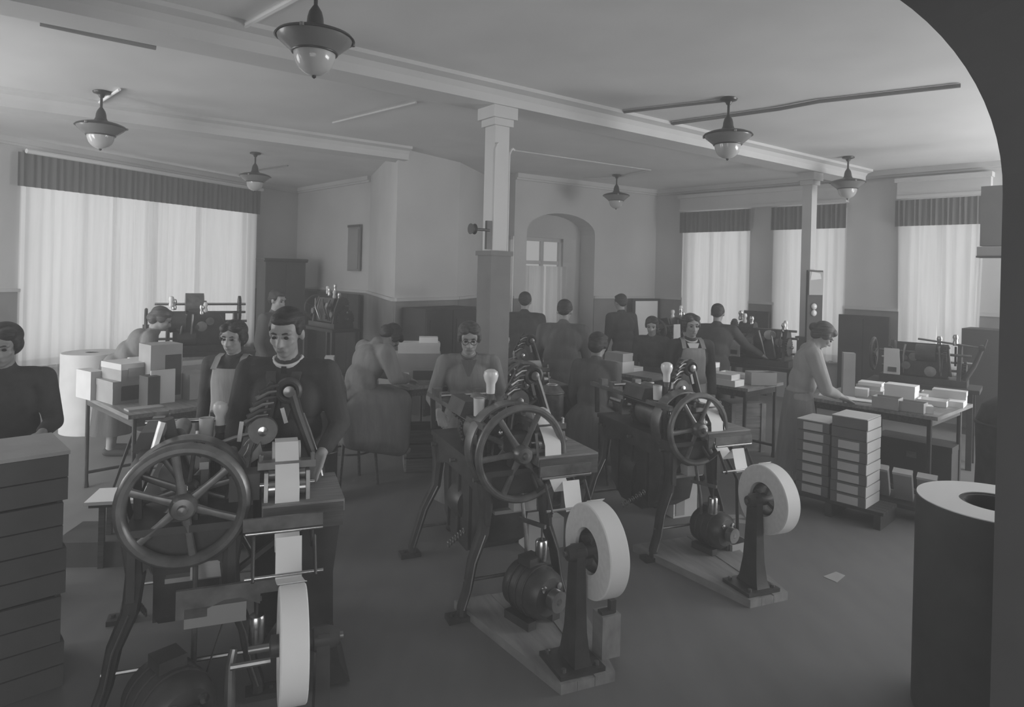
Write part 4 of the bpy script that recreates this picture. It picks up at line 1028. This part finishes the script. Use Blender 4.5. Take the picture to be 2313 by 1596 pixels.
# --- metal drums with bright rims
def drum(label, px, pyb, pyt, wpx, m='iron'):
    p = floor_at(px, pyb); Y = p.y; R = pxw(wpx, Y) / 2; h = at(px, pyt, Y).z
    t = thing('metal_drum', label, 'drum', (p.x, p.y, 0), 0, None)
    MB().lathe([(R - .01, 0), (R, .01), (R, h - .05), (R - .03, h - .012), (R - .06, h), (.001, h)], n=32).build('shell', m, t)
    for z in (.06, h * .5, h - .06): MB().ring((0, 0, z), (0, 0, 1), R, .006, 32, 6).build('hoop', 'steel', t)
    MB().ring((0, 0, h), (0, 0, 1), R - .05, .006, 32, 6).build('rim', 'bright', t)
    return t
drum('dark metal drum beside the small table, behind the nearest press', 728, 1130, 905, 62)
drum('dark metal drum behind the middle press flywheel', 1240, 1150, 868, 54, 'wheel')
# --- chair of the stooping woman
def chair(label, P, rz, m='wood', sh=.60):
    t = thing('bentwood_chair', label, 'chair', (P[0], P[1], 0), rz)
    MB().lathe([(.17, 0), (.19, .01), (.19, .025), (.17, .035)], (0, 0, sh - .035), n=26).build('seat', m, t)
    for x in (-.13, .13):
        MB().tube([(x, .12, sh - .03), (x * 1.25, .17, 0)], [.016, .013], 8).build('leg', m, t)
        MB().tube([(x, -.13, sh - .03), (x * 1.25, -.19, 0)], [.016, .013], 8).build('leg', m, t)
    MB().ring((0, 0, sh * .45), (0, 0, 1), .165, .008, 26, 6).build('leg_ring', m, t)
    MB().tube([(-.15, -.12, sh - .01), (-.16, -.16, sh + .22), (-.12, -.19, sh + .36), (0, -.20, sh + .40), (.12, -.19, sh + .36), (.16, -.16, sh + .22), (.15, -.12, sh - .01)], .012, 8).build('back_bow', m, t)
    MB().tube([(-.08, -.14, sh - .01), (-.08, -.175, sh + .2), (0, -.19, sh + .27), (.08, -.175, sh + .2), (.08, -.14, sh - .01)], .008, 8).build('back_inner_bow', m, t)
    return t
# --- open crate under the work table before the chimney
p = floor_at(960, 1068); t = thing('open_crate', 'pale-edged open crate on the floor beside the seated woman', 'crate', (p.x, p.y + .2, 0), .2)
for s in (-1, 1):
    for k in range(3): MB().box((s * .22, 0, .07 + .13 * k), (.018, .36, .115)).build('slat', 'wood_mid', t, False)
    for k in range(3): MB().box((0, s * .18, .07 + .13 * k), (.42, .018, .115)).build('slat', 'wood', t, False)
MB().box((0, 0, .01), (.42, .34, .018)).build('bottom', 'wood', t, False)
# --- long bench in the far middle with white boxes
p6 = atz(1362, 836, TZ); q6 = atz(1470, 836, TZ)
e6 = V((.75, .66, 0)).normalized(); c6 = atz(1385, 840, TZ)
table('far bench with white boxes behind the third press', c6, (e6.x, e6.y), .38, .52, TZ, inset=.05, leg_r=.016, cross=False)
for j, (lab, px, py, w, d, h, z, m) in enumerate((('broad white box on the far bench', 1398, 838, .26, .2, .12, 0, 'card_l'), ('grey box on top of the broad box on the far bench', 1398, 838, .24, .17, .09, .12, 'card'), ('low white tray at the right of the far bench', 1424, 836, .2, .2, .045, 0, 'paper'))):
    p = atz(px, py, TZ); box_local('paper_box', lab, 'box', (p.x, p.y, TZ + z), atan2(e6.y, e6.x) - pi / 2, (w, d, h), m, lid=(j == 1), group='white boxes on the far bench')
# ------------------------------------------------------------------ smaller bench machines in the background
def bench_machine(label, P, z0, rz, s, seed, hand=True, panel=False, n=3, table_m='black', lit=0):
    rnd = random.Random(seed); t = thing('bench_machine', label, 'machine', (P[0], P[1], 0), rz)
    h = z0
    for x in (-.42 * s, .42 * s):
        for y in (-.18, .18): MB().box((x, y, (h - .04) / 2), (.05, .05, h - .04)).build('leg', 'iron', t, False)
    MB().box((0, 0, h - .02), (1.0 * s, .46, .04)).build('bench_top', table_m, t, False)
    MB().box((0, 0, h + .035), (.78 * s, .30, .07)).build('base_casting', 'iron', t, False)
    for x in (-.30 * s, .30 * s):
        MB().prism([(-.14, 0), (.14, 0), (.11, .18), (.06, .34), (-.05, .36), (-.11, .2)], (x, 0, h + .07), (0, 1, 0), (0, 0, 1), (.035, 0, 0)).build('side_frame', 'iron', t, False)
    MB().prism([(-.10, .02), (.10, .02), (.11, .20), (.06, .34), (-.06, .36), (-.11, .20)], (-.24 * s, 0, h + .06), (0, 1, 0), (0, 0, 1), (.46 * s, 0, 0)).build('machine_body', 'iron', t, False)
    for k in range(5): MB().lathe([(.001, -.02), (.03 + .012 * (k % 3), -.018), (.03 + .012 * (k % 3), .018), (.001, .022)], (rnd.uniform(-.3, .3) * s, -.13, h + rnd.uniform(.12, .38)), (0, 1, 0), 14).build('cam', ('iron', 'wheel', 'steel')[k % 3], t)
    for k in range(n):
        y = rnd.uniform(-.09, .09); z = h + .14 + .09 * k
        MB().cyl((-.40 * s, y, z), (.42 * s, y, z), .014, n=10).build('shaft', ('steel', 'bright', 'wheel')[k % 3], t)
        x = rnd.uniform(-.22, .1) * s; R = rnd.uniform(.08, .14)
        MB().lathe([(.015, -.09), (R, -.09), (R, .09), (.015, .09)], (x, y, z), (1, 0, 0), 22).build('drum', ('iron', 'wheel', 'iron')[k % 3], t)
        gear(t, (rnd.choice((-.36, .36, .2)) * s, y, z), rnd.uniform(.08, .14), .025, 22, axis=(1, 0, 0))
    flywheel_axis_x(t, (-.47 * s, 0, h + .26), .17 * s)
    for k in range(4):
        x = rnd.uniform(-.35, .3) * s; a = rnd.uniform(-.12, .12)
        MB().tube([(x, -.10, h + .10), (x + a * .3, -.16, h + .28), (x + a, -.13, h + .40)], [.012, .010, .012], 8).build('lever', ('iron', 'steel')[k % 2], t)
    for k in range(2 + lit):
        x = rnd.uniform(-.3, .3) * s
        MB().lathe([(.001, 0), (.022, .004), (.026, .03), (.018, .06), (.028, .085), (.02, .115), (.001, .12)], (x, -.05 + .1 * rnd.random(), h + .38 + .03 * k), n=14).build('oil_cup', 'glass' if lit and k % 2 else 'bright', t)
        MB().cyl((x, 0, h + .2), (x, 0, h + .40), .010, n=8).build('cup_stem', 'iron', t)
    if hand:
        MB().tube([(.36 * s, -.05, h + .07), (.44 * s, -.05, h + .22), (.50 * s, -.05, h + .40)], [.03, .024, .022], 10).build('hand_lever', 'iron', t)
        MB().lathe([(.001, -.035), (.03, -.03), (.03, .03), (.001, .035)], (.50 * s, -.05, h + .41), (0, 1, 0), 14).build('lever_head', 'iron', t)
        MB().cyl((-.05, -.05, h + .46), (.50 * s, -.05, h + .41), .010, n=8).build('draw_rod', 'wheel', t)
        MB().cyl((.52 * s, -.05, h + .42), (.54 * s, -.05, h + .50), .010, n=8).build('lever_grip', 'iron', t)
    if panel:
        MB().prism([(-.08, 0), (.07, 0), (.07, .12), (.06, .27), (-.08, .27)], (-.26 * s, -.20, h + .08), (1, 0, 0), (0, 0, 1), (0, .01, 0)).build('paper_shield', 'card_l', t, False)
        MB().box((-.26 * s, -.206, h + .13), (.08, .004, .05)).build('shield_print', 'card_d', t, False)
    return t
def flywheel_axis_x(root, c, R):
    c = V(c); w_ = MB().ring(c, (1, 0, 0), R, .016, 30, 8).build('hand_wheel', 'iron', root)
    for k in range(5):
        a = .3 + 2 * pi * k / 5; d = V((0, cos(a), sin(a))); MB().cyl(c, c + d * R, .010, n=6).build('spoke', 'iron', w_)
    MB().lathe([(.001, -.03), (.03, -.03), (.03, .03), (.001, .03)], c, (1, 0, 0), 12).build('hub', 'steel', w_)
p = at(2085, 870, 7.0); bench_machine('bench machine with a long hand lever before the near right window', (p.x, p.y), .80, atan2(rd.y, rd.x) + .15, 1.0, 3, True, True)
p = at(1718, 830, 7.9); bench_machine('bench machine with bright cups behind the middle table, by the slim column', (p.x, p.y), .84, atan2(rd.y, rd.x) + .1, .95, 5, False, True, 4, lit=3)
p = at(450, 830, 7.2); bench_machine('dark tangled bench machine before the wide left window', (p.x, p.y), .92, .5, 1.1, 11, False, False, 5, lit=2)
p = at(745, 790, 9.6); bench_machine('small bench machine with bright cups before the black back screen', (p.x, p.y), 1.0, brz, 1.0, 17, False, False, 3, lit=3)
p = at(1522, 800, 9.2); bench_machine('bench machine between the seated dark worker and the aproned woman', (p.x, p.y), .86, .7, .8, 23, False, True, 3, lit=2)
# --- a fourth press stands in the haze behind the middle press
p = at(1180, 930, 6.0)
pr4 = press('fourth paper press half hidden behind the middle press', (p.x, p.y, 0), radians(23), S=.97, R=.22, vw=.18)
# ------------------------------------------------------------------ people
def fused(name, prims, voxel, m, parent, smooth=3, fac=.5, hull=False):
    """one continuous skin over a list of capsules ('c', a, b, ra, rb) and ellipsoids ('e', centre, radii, rotation)"""
    mb = MB()
    for p in prims:
        if p[0] == 'c': mb.capsule(p[1], p[2], p[3], p[4])
        else: mb.ball(p[1], p[2], 16, 12, p[3] if len(p) > 3 else None)
    me = bpy.data.meshes.new('tmp'); me.from_pydata(mb.v, [], mb.f)
    bm = bmesh.new(); bm.from_mesh(me)
    if hull:
        r = bmesh.ops.convex_hull(bm, input=bm.verts)
        hv = set(g for g in r['geom'] if isinstance(g, bmesh.types.BMFace))
        bmesh.ops.delete(bm, geom=[f for f in bm.faces if f not in hv], context='FACES'); bmesh.ops.delete(bm, geom=[v for v in bm.verts if not v.link_faces], context='VERTS')
    bmesh.ops.recalc_face_normals(bm, faces=bm.faces); bm.to_mesh(me); bm.free()
    ob = bpy.data.objects.new('tmp', me); COL.objects.link(ob)
    r = ob.modifiers.new('r', 'REMESH'); r.mode = 'VOXEL'; r.voxel_size = voxel; r.use_smooth_shade = True
    s = ob.modifiers.new('s', 'SMOOTH'); s.factor = fac; s.iterations = smooth
    dg = bpy.context.evaluated_depsgraph_get()
    new = bpy.data.meshes.new_from_object(ob.evaluated_get(dg))
    bpy.data.objects.remove(ob); bpy.data.meshes.remove(me)
    new.name = name; new.materials.clear(); new.materials.append(M[m]); new.shade_smooth()
    o = bpy.data.objects.new(name, new); COL.objects.link(o)
    if parent is not None: o.parent = parent
    return o
def hand_prims(wr, tip_dir, palm_n, s, curl=.35):
    """palm, four fingers of unequal length and a thumb; tip_dir points along the hand, palm_n out of the palm"""
    d = V(tip_dir).normalized(); n = V(palm_n); n = (n - d * n.dot(d)).normalized(); w = d.cross(n) * s
    P = []; wr = V(wr); pc = wr + d * .045
    for k in (-1, -.33, .33, 1):
        P.append(('c', wr + d * .01 + w * k * .018, wr + d * .085 + w * k * .032, .015, .0125))
    for k, L in ((-1, .062), (-.33, .078), (.33, .084), (1, .074)):
        b = wr + d * .088 + w * k * .033
        m_ = b + d * L * .52 + n * L * curl * .25; t = m_ + d * L * .42 + n * L * curl * .6
        P += [('c', b, m_, .0105, .0095), ('c', m_, t, .0095, .008)]
    tb = wr + d * .025 + w * .034; tm = tb + d * .035 + w * .028 + n * .012; tt = tm + d * .03 + w * .006 + n * .012
    P += [('c', tb, tm, .0135, .011), ('c', tm, tt, .011, .009)]
    return P
def person(label, P, heading, h=1.65, lean=0, head_pitch=0, head_turn=0, arms=None, top='jacket', bottom='jacket', skirt=False, apron=None, hair='short', hair_m='hair',
           seat=None, voxel=.010, collar=None, build=1.0, twist=0, glasses=False, zoff=0.0, head_s=1.0, puff=1.0, rolled=False):
    k = h / 1.72
    root = thing('person', label, 'person', (P[0], P[1], zoff), heading)
    root.scale = (k, k, k)
    inv = 1.0 / k
    pz = (.93 if seat is None else seat * inv + .10)
    l = radians(lean); sp = V((0, sin(l), cos(l))); fw = V((0, cos(l), -sin(l)))
    pel = V((0, 0, pz)); chest = pel + sp * .33; sh = pel + sp * .49; nk = pel + sp * .535
    hp = radians(head_pitch) + l * .45
    hd = V((0, sin(hp), cos(hp)))
    RH = Matrix.Rotation(-radians(head_turn), 3, 'Z') if False else Matrix.Identity(3)
    hc = nk + hd * .155
    RHm = Matrix.Rotation(radians(head_turn), 3, 'Z') @ Matrix.Rotation(-hp * 1.0 if True else 0, 3, 'X')
    hs = head_s
    def HP(x, y, z): return hc + RHm @ (V((x, y, z)) * hs)
    # ---- body
    body = [('e', pel, (.155 * build, .11, .13)), ('e', pel + sp * .17, (.14 * build, .10, .16)), ('e', chest, (.165 * build, .115, .17)),
            ('c', sh + V((-.14, 0, -.01)), sh + V((.14, 0, -.01)), .06, .06), ('c', nk - sp * .04, hc - hd * .05, .056, .052)]
    head = [('e', HP(0, -.012, .028), (.076 * hs, .094 * hs, .088 * hs), RHm), ('e', HP(0, .030, -.035), (.060 * hs, .062 * hs, .078 * hs), RHm),
            ('e', HP(0, .058, -.085), (.030 * hs, .026 * hs, .024 * hs), RHm),
            ('c', HP(0, .082, .012), HP(0, .106, -.030), .010 * hs, .014 * hs), ('c', HP(-.011, .094, -.034), HP(.011, .094, -.034), .009 * hs, .009 * hs),
            ('c', HP(-.045, .072, .030), HP(.045, .072, .030), .014 * hs, .014 * hs), ('c', HP(-.042, .062, -.018), HP(-.03, .07, -.03), .02 * hs, .018 * hs), ('c', HP(.042, .062, -.018), HP(.03, .07, -.03), .02 * hs, .018 * hs),
            ('e', HP(-.079, -.005, -.005), (.012 * hs, .020 * hs, .034 * hs), RHm), ('e', HP(.079, -.005, -.005), (.012 * hs, .020 * hs, .034 * hs), RHm),
            ('c', HP(-.020, .082, -.062), HP(.020, .082, -.062), .011 * hs, .011 * hs)]
    sh_l, sh_r = sh + V((-.185 * build, 0, -.015)), sh + V((.185 * build, 0, -.015))
    if arms is None:
        arms = ((sh_l + V((-.05, -.02, -.29)), sh_l + V((-.03, .10, -.53))), (sh_r + V((.05, -.02, -.29)), sh_r + V((.03, .10, -.53))))
    sleeves = []; hands = []
    for s_, S0, (el, wr) in ((-1, sh_l, arms[0]), (1, sh_r, arms[1])):
        el, wr = V(el), V(wr); fd = (wr - el).normalized()
        body += [('c', S0 - V((s_ * .03, 0, .01)), el, .042, .038), ('c', el, wr, .040, .027)]
        pn = V((0, 0, -1)) if abs(fd.z) < .7 else V((-s_, 0, 0))
        hands += hand_prims(wr, fd + V((0, 0, -.12)), pn, s_ if True else 1)
        cut = wr - fd * (.05 if not rolled else .17)
        sleeves += [('c', S0, el, .072 * puff, .057 * puff), ('c', el, cut, .055 * puff, .043 * puff)]
    legs = []; trou = []
    for s_ in (-1, 1):
        if seat is None:
            hip, kn, an, toe = V((s_ * .085, 0, .90)), V((s_ * .095, .02, .49)), V((s_ * .10, -.01, .085)), V((s_ * .12, .13, .035))
        else:
            hip = V((s_ * .085, 0, pz)); kn = V((s_ * .11, .42, pz - .05)); an = V((s_ * .11, .38, max(.08, pz - .48))); toe = an + V((s_ * .02, .14, -.05))
        legs += [('c', hip, kn, .085, .058), ('c', kn, an, .055, .038)]
        legs += [('c', an + V((0, -.03, -.035)), toe, .036, .034)]
        trou += [('c', hip, kn, .098, .074), ('c', kn, an + V((0, 0, .0)), .074, .062)]
    fused('body', body + head + hands + legs, voxel, 'skin', root, 2)
    fused('shoes', [('c', V(q[1]) + V((0, 0, 0)), q[2], .044, .040) for q in legs[2::3]], max(voxel, .010), 'black', root, 2) if seat is None else None
    # ---- clothes
    tp = [('e', pel + sp * .02, (.180 * build, .135, .15)), ('e', pel + sp * .18, (.165 * build, .125 * (1.1 if puff > 1 else 1), .17)), ('e', chest + sp * .02, (.190 * build, .135, .175)),
          ('c', sh + V((-.14 * build, 0, -.012)), sh + V((.14 * build, 0, -.012)), .074, .074), ('c', sh + sp * -.02, nk + sp * .015, .085, .062)] + sleeves
    if not skirt and seat is None: tp.append(('e', pel - sp * .08, (.178 * build, .135, .15)))
    fused('jacket' if not skirt else 'blouse', tp, voxel * 1.1, top, root, 8)
    if skirt:
        if seat is None:
            z1 = pz + .08; mb = MB(); n = 36; prof = []; vs_ = []; fs = []
            zs = [z1, pz - .05, pz - .2, pz - .4, pz - .6, .24]
            for i, z in enumerate(zs):
                f = i / 5
                for j in range(n):
                    a = 2 * pi * j / n; wv = 1 + .05 * f * sin(a * 8 + 1) + .03 * f * sin(a * 5)
                    rx, ry = (.165 * build + .085 * f) * wv, (.128 + .095 * f) * wv
                    vs_.append(V((rx * cos(a), ry * sin(a), z)) + (V((0, 0, 0)) if i else sp * 0))
            for i in range(5):
                for j in range(n): a, b = i * n + j, i * n + (j + 1) % n; fs.append((a, b, b + n, a + n))
            fs += [tuple(range(n)), tuple(5 * n + j for j in range(n - 1, -1, -1))]
            mb.add(vs_, fs).build('skirt', bottom, root)
        else:
            zk, zh_ = pz - .05, max(.17, pz - .46)
            hips = [('e', pel + V((0, .0, -.03)), (.23, .20, .17))]
            for x in (-.13, -.065, 0, .065, .13):
                hips += [('c', V((x * .8, .02, pz - .01)), V((x, .42, zk - .01)), .125, .115), ('c', V((x, .42, zk)), V((x * 1.25, .40, zh_)), .112, .10),
                         ('c', V((x, -.06, pz - .06)), V((x * 1.5, -.08, zh_ + .14)), .12, .10), ('c', V((x, .18, pz - .06)), V((x * 1.5, .20, zh_ + .10)), .12, .10)]
            fused('skirt', hips, voxel * 1.2, bottom, root, 5, hull=True)
    else:
        fused('trousers', trou + [('e', V((0, 0, pz - .02)), (.165, .12, .10))], voxel * 1.2, bottom, root, 3)
    if apron:
        # bib and skirt of an apron laid over the front of the clothes
        def lay(zr, half, name):
            vs_ = []; fs = []; n = 12
            for i, (q, w, ry, rx) in enumerate(zr):
                for j in range(n + 1):
                    a = (-1 + 2 * j / n) * w
                    vs_.append(q + V((rx * sin(a), 0, 0)) + fw * (ry * cos(a)))
            for i in range(len(zr) - 1):
                for j in range(n): a = i * (n + 1) + j; fs.append((a, a + 1, a + n + 2, a + n + 1))
            me_ = MB(); me_.add(vs_, fs); o = me_.build(name, apron, root)
            sm = o.modifiers.new('thick', 'SOLIDIFY'); sm.thickness = .004; return o
        lay([(pel + sp * .47, .62, .142, .20), (pel + sp * .36, .72, .150, .205), (pel + sp * .2, .85, .145, .19), (pel + sp * .08, 1.05, .150, .195)], 1, 'apron_bib')
        if seat is None:
            lay([(pel + sp * .09, 1.15, .152, .197), (V((0, 0, pz - .1)), 1.15, .175, .215), (V((0, 0, pz - .3)), 1.1, .20, .245), (V((0, 0, .36)), 1.05, .235, .275)], 1, 'apron_skirt')
        for s_ in (-1, 1):
            mb = MB(); mb.ribbon([pel + sp * .46 + V((s_ * .105, 0, 0)) + fw * .125, sh + V((s_ * .10, 0, .05)) + fw * .055, sh + V((s_ * .095, 0, .066)), sh + V((s_ * .09, 0, .03)) - fw * .10], (.045, 0, 0), .006); mb.build('apron_strap', apron, root)
    if collar:
        o = MB().tube([nk + V((-.070 * cos(a), 0, 0)) + fw * (.066 * sin(a)) + sp * (.012 - .028 * max(0, sin(a))) for a in [(-.6 + 4.35 * i / 16) for i in range(17)]], .013, 8, flat=.8).build('collar', collar, root)
        if not skirt:
            MB().prism([(-.012, 0), (.012, 0), (.026, -.16), (0, -.19), (-.026, -.16)], nk + fw * .078 - sp * .012, (1, 0, 0), -fw * .35 * -1 * .3 + sp, fw * .006).build('necktie', 'black_cloth', root)
            for s_ in (-1, 1):
                MB().ribbon([nk + V((s_ * .072, 0, .0)) + fw * .02, nk + V((s_ * .062, 0, 0)) + fw * .098 - sp * .06, pel + sp * .36 + V((s_ * .035, 0, 0)) + fw * .138, pel + sp * .27 + V((s_ * .008, 0, 0)) + fw * .141], (.05, 0, 0), .007).build('lapel', 'lapel', root)
        else:
            MB().prism([(-.065, .0), (.065, .0), (.01, -.13), (-.01, -.13)], nk + fw * .085 - sp * .02, (1, 0, 0), sp - fw * .35, fw * .006).build('neckline_front', collar, root)
    # ---- face
    for s_ in (-1, 1):
        MB().ball(HP(s_ * .031, .083, .006), (.013 * hs, .007 * hs, .008 * hs), 10, 6, RHm).build('eye', 'eye', root)
        MB().tube([HP(s_ * .014, .088, .026), HP(s_ * .032, .088, .032), HP(s_ * .050, .076, .027)], [.0035, .005, .003], 6).build('eyebrow', hair_m, root)
    MB().tube([HP(-.024, .085, -.062), HP(0, .0935, -.060), HP(.024, .085, -.062)], [.003, .0065, .003], 8).build('mouth', 'lip', root)
    if glasses:
        for s_ in (-1, 1): MB().ring(HP(s_ * .033, .098, .006), RHm @ V((0, 1, 0)), .024, .0025, 18, 5).build('eyeglass_rim', 'black', root)
        MB().tube([HP(-.01, .104, .008), HP(.01, .104, .008)], .0025, 5).build('eyeglass_bridge', 'black', root)
    # ---- hair
    if hair == 'short':
        hr = [('e', HP(0, -.030, .052), (.084 * hs, .092 * hs, .078 * hs), RHm), ('e', HP(0, -.060, .005), (.078 * hs, .056 * hs, .075 * hs), RHm), ('e', HP(0, .022, .086), (.066 * hs, .060 * hs, .034 * hs), RHm),
              ('e', HP(-.070, -.012, .030), (.018 * hs, .050 * hs, .046 * hs), RHm), ('e', HP(.070, -.012, .030), (.018 * hs, .050 * hs, .046 * hs), RHm)]
    elif hair == 'full':
        hr = [('e', HP(0, -.032, .048), (.094 * hs, .100 * hs, .084 * hs), RHm), ('e', HP(0, -.068, -.01), (.084 * hs, .058 * hs, .08 * hs), RHm), ('e', HP(-.032, .028, .084), (.050 * hs, .052 * hs, .036 * hs), RHm), ('e', HP(.036, .030, .080), (.046 * hs, .050 * hs, .034 * hs), RHm),
              ('e', HP(-.076, -.002, .012), (.020 * hs, .046 * hs, .048 * hs), RHm), ('e', HP(.076, -.002, .012), (.020 * hs, .046 * hs, .048 * hs), RHm), ('e', HP(0, -.112, -.02), (.055 * hs, .03 * hs, .045 * hs), RHm)]
    else:
        hr = [('e', HP(0, -.030, .048), (.098 * hs, .106 * hs, .088 * hs), RHm), ('e', HP(0, -.060, -.01), (.086 * hs, .062 * hs, .08 * hs), RHm), ('e', HP(0, .032, .084), (.074 * hs, .055 * hs, .040 * hs), RHm),
              ('e', HP(-.078, .0, .01), (.024 * hs, .045 * hs, .045 * hs), RHm), ('e', HP(.078, .0, .01), (.024 * hs, .045 * hs, .045 * hs), RHm),
              ('e', HP(0, -.128, .0), (.050 * hs, .042 * hs, .048 * hs), RHm)]
    fused('hair', hr, max(voxel * .9, .007), hair_m, root, 3)
    return root
def stand_at(px, Y): 
    x, _ = ray(px, 650); return V((x * Y, Y, 0))
R180 = pi
# 1 the man at the nearest press
p = stand_at(662, 3.35)
person('dark-haired man in a dark jacket and white collar standing behind the nearest press', p, R180 + .05, 1.63, lean=6, head_pitch=14, head_turn=-6, top='jacket', bottom='jacket', collar='linen', voxel=.007, hair='short', head_s=1.02, build=1.08,
       arms=(((-.27, .03, 1.13), (-.22, .22, 1.02)), ((.27, .03, 1.13), (.22, .22, 1.02))))
# 2 dark figure at the left edge
p = stand_at(26, 3.62)
person('person in black clothes standing behind the dark crates at the left edge', p, R180 + .35, 1.49, lean=8, head_pitch=12, top='black_cloth', bottom='black_cloth', skirt=True, hair='full', voxel=.008, head_s=1.06, build=1.1,
       arms=(((-.26, .06, 1.12), (-.26, .30, 1.10)), ((.27, .06, 1.12), (.16, .27, 1.08))))
# 3 girl in apron behind the man
p = stand_at(538, 4.45)
person('girl in pale apron and dark dress behind the man at the nearest press', p, R180 - .05, 1.46, lean=4, head_pitch=8, top='black_cloth', bottom='black_cloth', skirt=True, apron='smock_l', hair='full', voxel=.008, head_s=1.05)
# 4 stooping woman by the wide window
p = stand_at(262, 6.42)
person('woman in a grey blouse stooping before the wide left window, turned away', p, -1.15, 1.54, lean=44, head_pitch=8, top='smock', bottom='smock_d', skirt=True, hair='full', hair_m='hair_m', voxel=.011, head_s=1.05,
       arms=(((-.24, .34, 1.08), (-.14, .52, 1.02)), ((.24, .34, 1.08), (.14, .52, 1.02))))
# 5 man in the background beside the wardrobe
p = stand_at(610, 7.3)
person('man in dark work clothes standing before the wardrobe, turned to the right', p, -1.9, 1.58, lean=8, head_pitch=10, top='smock_d', bottom='jacket', voxel=.012)
# 6 seated stooping woman
p = stand_at(803, 5.72)
chair('dark bentwood chair of the stooping woman in the long grey smock', p, -.85, sh=.64)
person('seated woman in a long grey smock bent over the box-piled table', p, -.85, 1.62, seat=.64, lean=26, head_pitch=58, top='smock', bottom='smock', skirt=True, hair='full', voxel=.009, puff=1.2, build=1.1,
       arms=(((-.27, .28, .98), (-.14, .50, .93)), ((.27, .28, .98), (.14, .50, .93))))
# 7 woman in glasses behind the middle press
p = stand_at(1062, 4.85)
person('woman in glasses and a grey overall facing the camera behind the middle press', p, R180 + .1, 1.46, lean=5, head_pitch=14, top='smock', bottom='smock', skirt=True, hair='full', hair_m='hair_m', voxel=.008, glasses=True, collar='smock_d', head_s=1.08, build=1.1,
       arms=(((-.30, .05, 1.10), (-.24, .25, 1.02)), ((.30, .05, 1.10), (.24, .25, 1.02))))
# 8, 9 two dark backs in the haze
p = stand_at(1185, 8.0)
person('hazy dark figure seen from behind, just right of the centre column', p, -.1, 1.60, lean=8, head_pitch=12, top='jacket', bottom='jacket', voxel=.013, build=1.15)
p = stand_at(1268, 6.6)
person('stooping dark figure seen from behind, below the arched window', p, -.25, 1.60, lean=20, head_pitch=16, top='smock_d', bottom='jacket', voxel=.012, build=1.2)
# 10 seated woman in a mottled dress
p = stand_at(1342, 5.9)
stool('dark stool of the woman in the mottled dress', p, .4, .50)
person('seated woman in a dim mottled dress with her back half turned, between the presses', p, -.5, 1.58, seat=.50, lean=12, head_pitch=10, top='smock_d', bottom='smock_d', skirt=True, hair='full', voxel=.011)
# 11 man at far right of the recess
p = stand_at(1412, 8.9)
person('hazy dark man standing far back, left of the white sheet', p, .5, 1.58, lean=8, head_pitch=8, top='jacket', bottom='jacket', voxel=.013, build=1.1)
# 12 seated dark worker
p = stand_at(1476, 8.2)
stool('dark stool of the worker in black before the white sheet', p, .2, .55)
person('seated worker in black before the white sheet', p, R180 - .3, 1.52, seat=.55, lean=6, head_pitch=14, top='black_cloth', bottom='black_cloth', skirt=True, hair='full', voxel=.012)
# 13 aproned woman
p = stand_at(1560, 6.15)
person('woman in a pale apron over dark sleeves facing the camera behind the third press', p, R180 + .1, 1.49, lean=3, head_pitch=6, top='jacket', bottom='jacket', skirt=True, apron='smock_l', collar='linen', hair='full', hair_m='hair_m', voxel=.009, build=1.05)
# 14 reaching man at the window
p = V((2.37, 7.70, 0))
person('dark man with his back to us reaching to the right before the far right window', p, -.45, 1.54, lean=16, head_pitch=10, top='jacket', bottom='jacket', voxel=.012, build=1.12,
       arms=(((-.26, .05, 1.12), (-.20, .26, 1.02)), ((.36, .20, 1.20), (.56, .36, 1.06))))
# 15 the sorting woman
p = V((2.55, 5.85, 0))
person('woman with pinned-up hair in blouse and dark skirt, sorting at the right-hand table', p, -1.85, 1.50, lean=12, head_pitch=38, top='smock_l', bottom='smock', skirt=True, hair='bun', hair_m='hair_m', voxel=.008, puff=1.15, rolled=True,
       arms=(((-.27, .20, 1.06), (-.24, .43, .945)), ((.20, .22, 1.06), (-.02, .44, .945))))
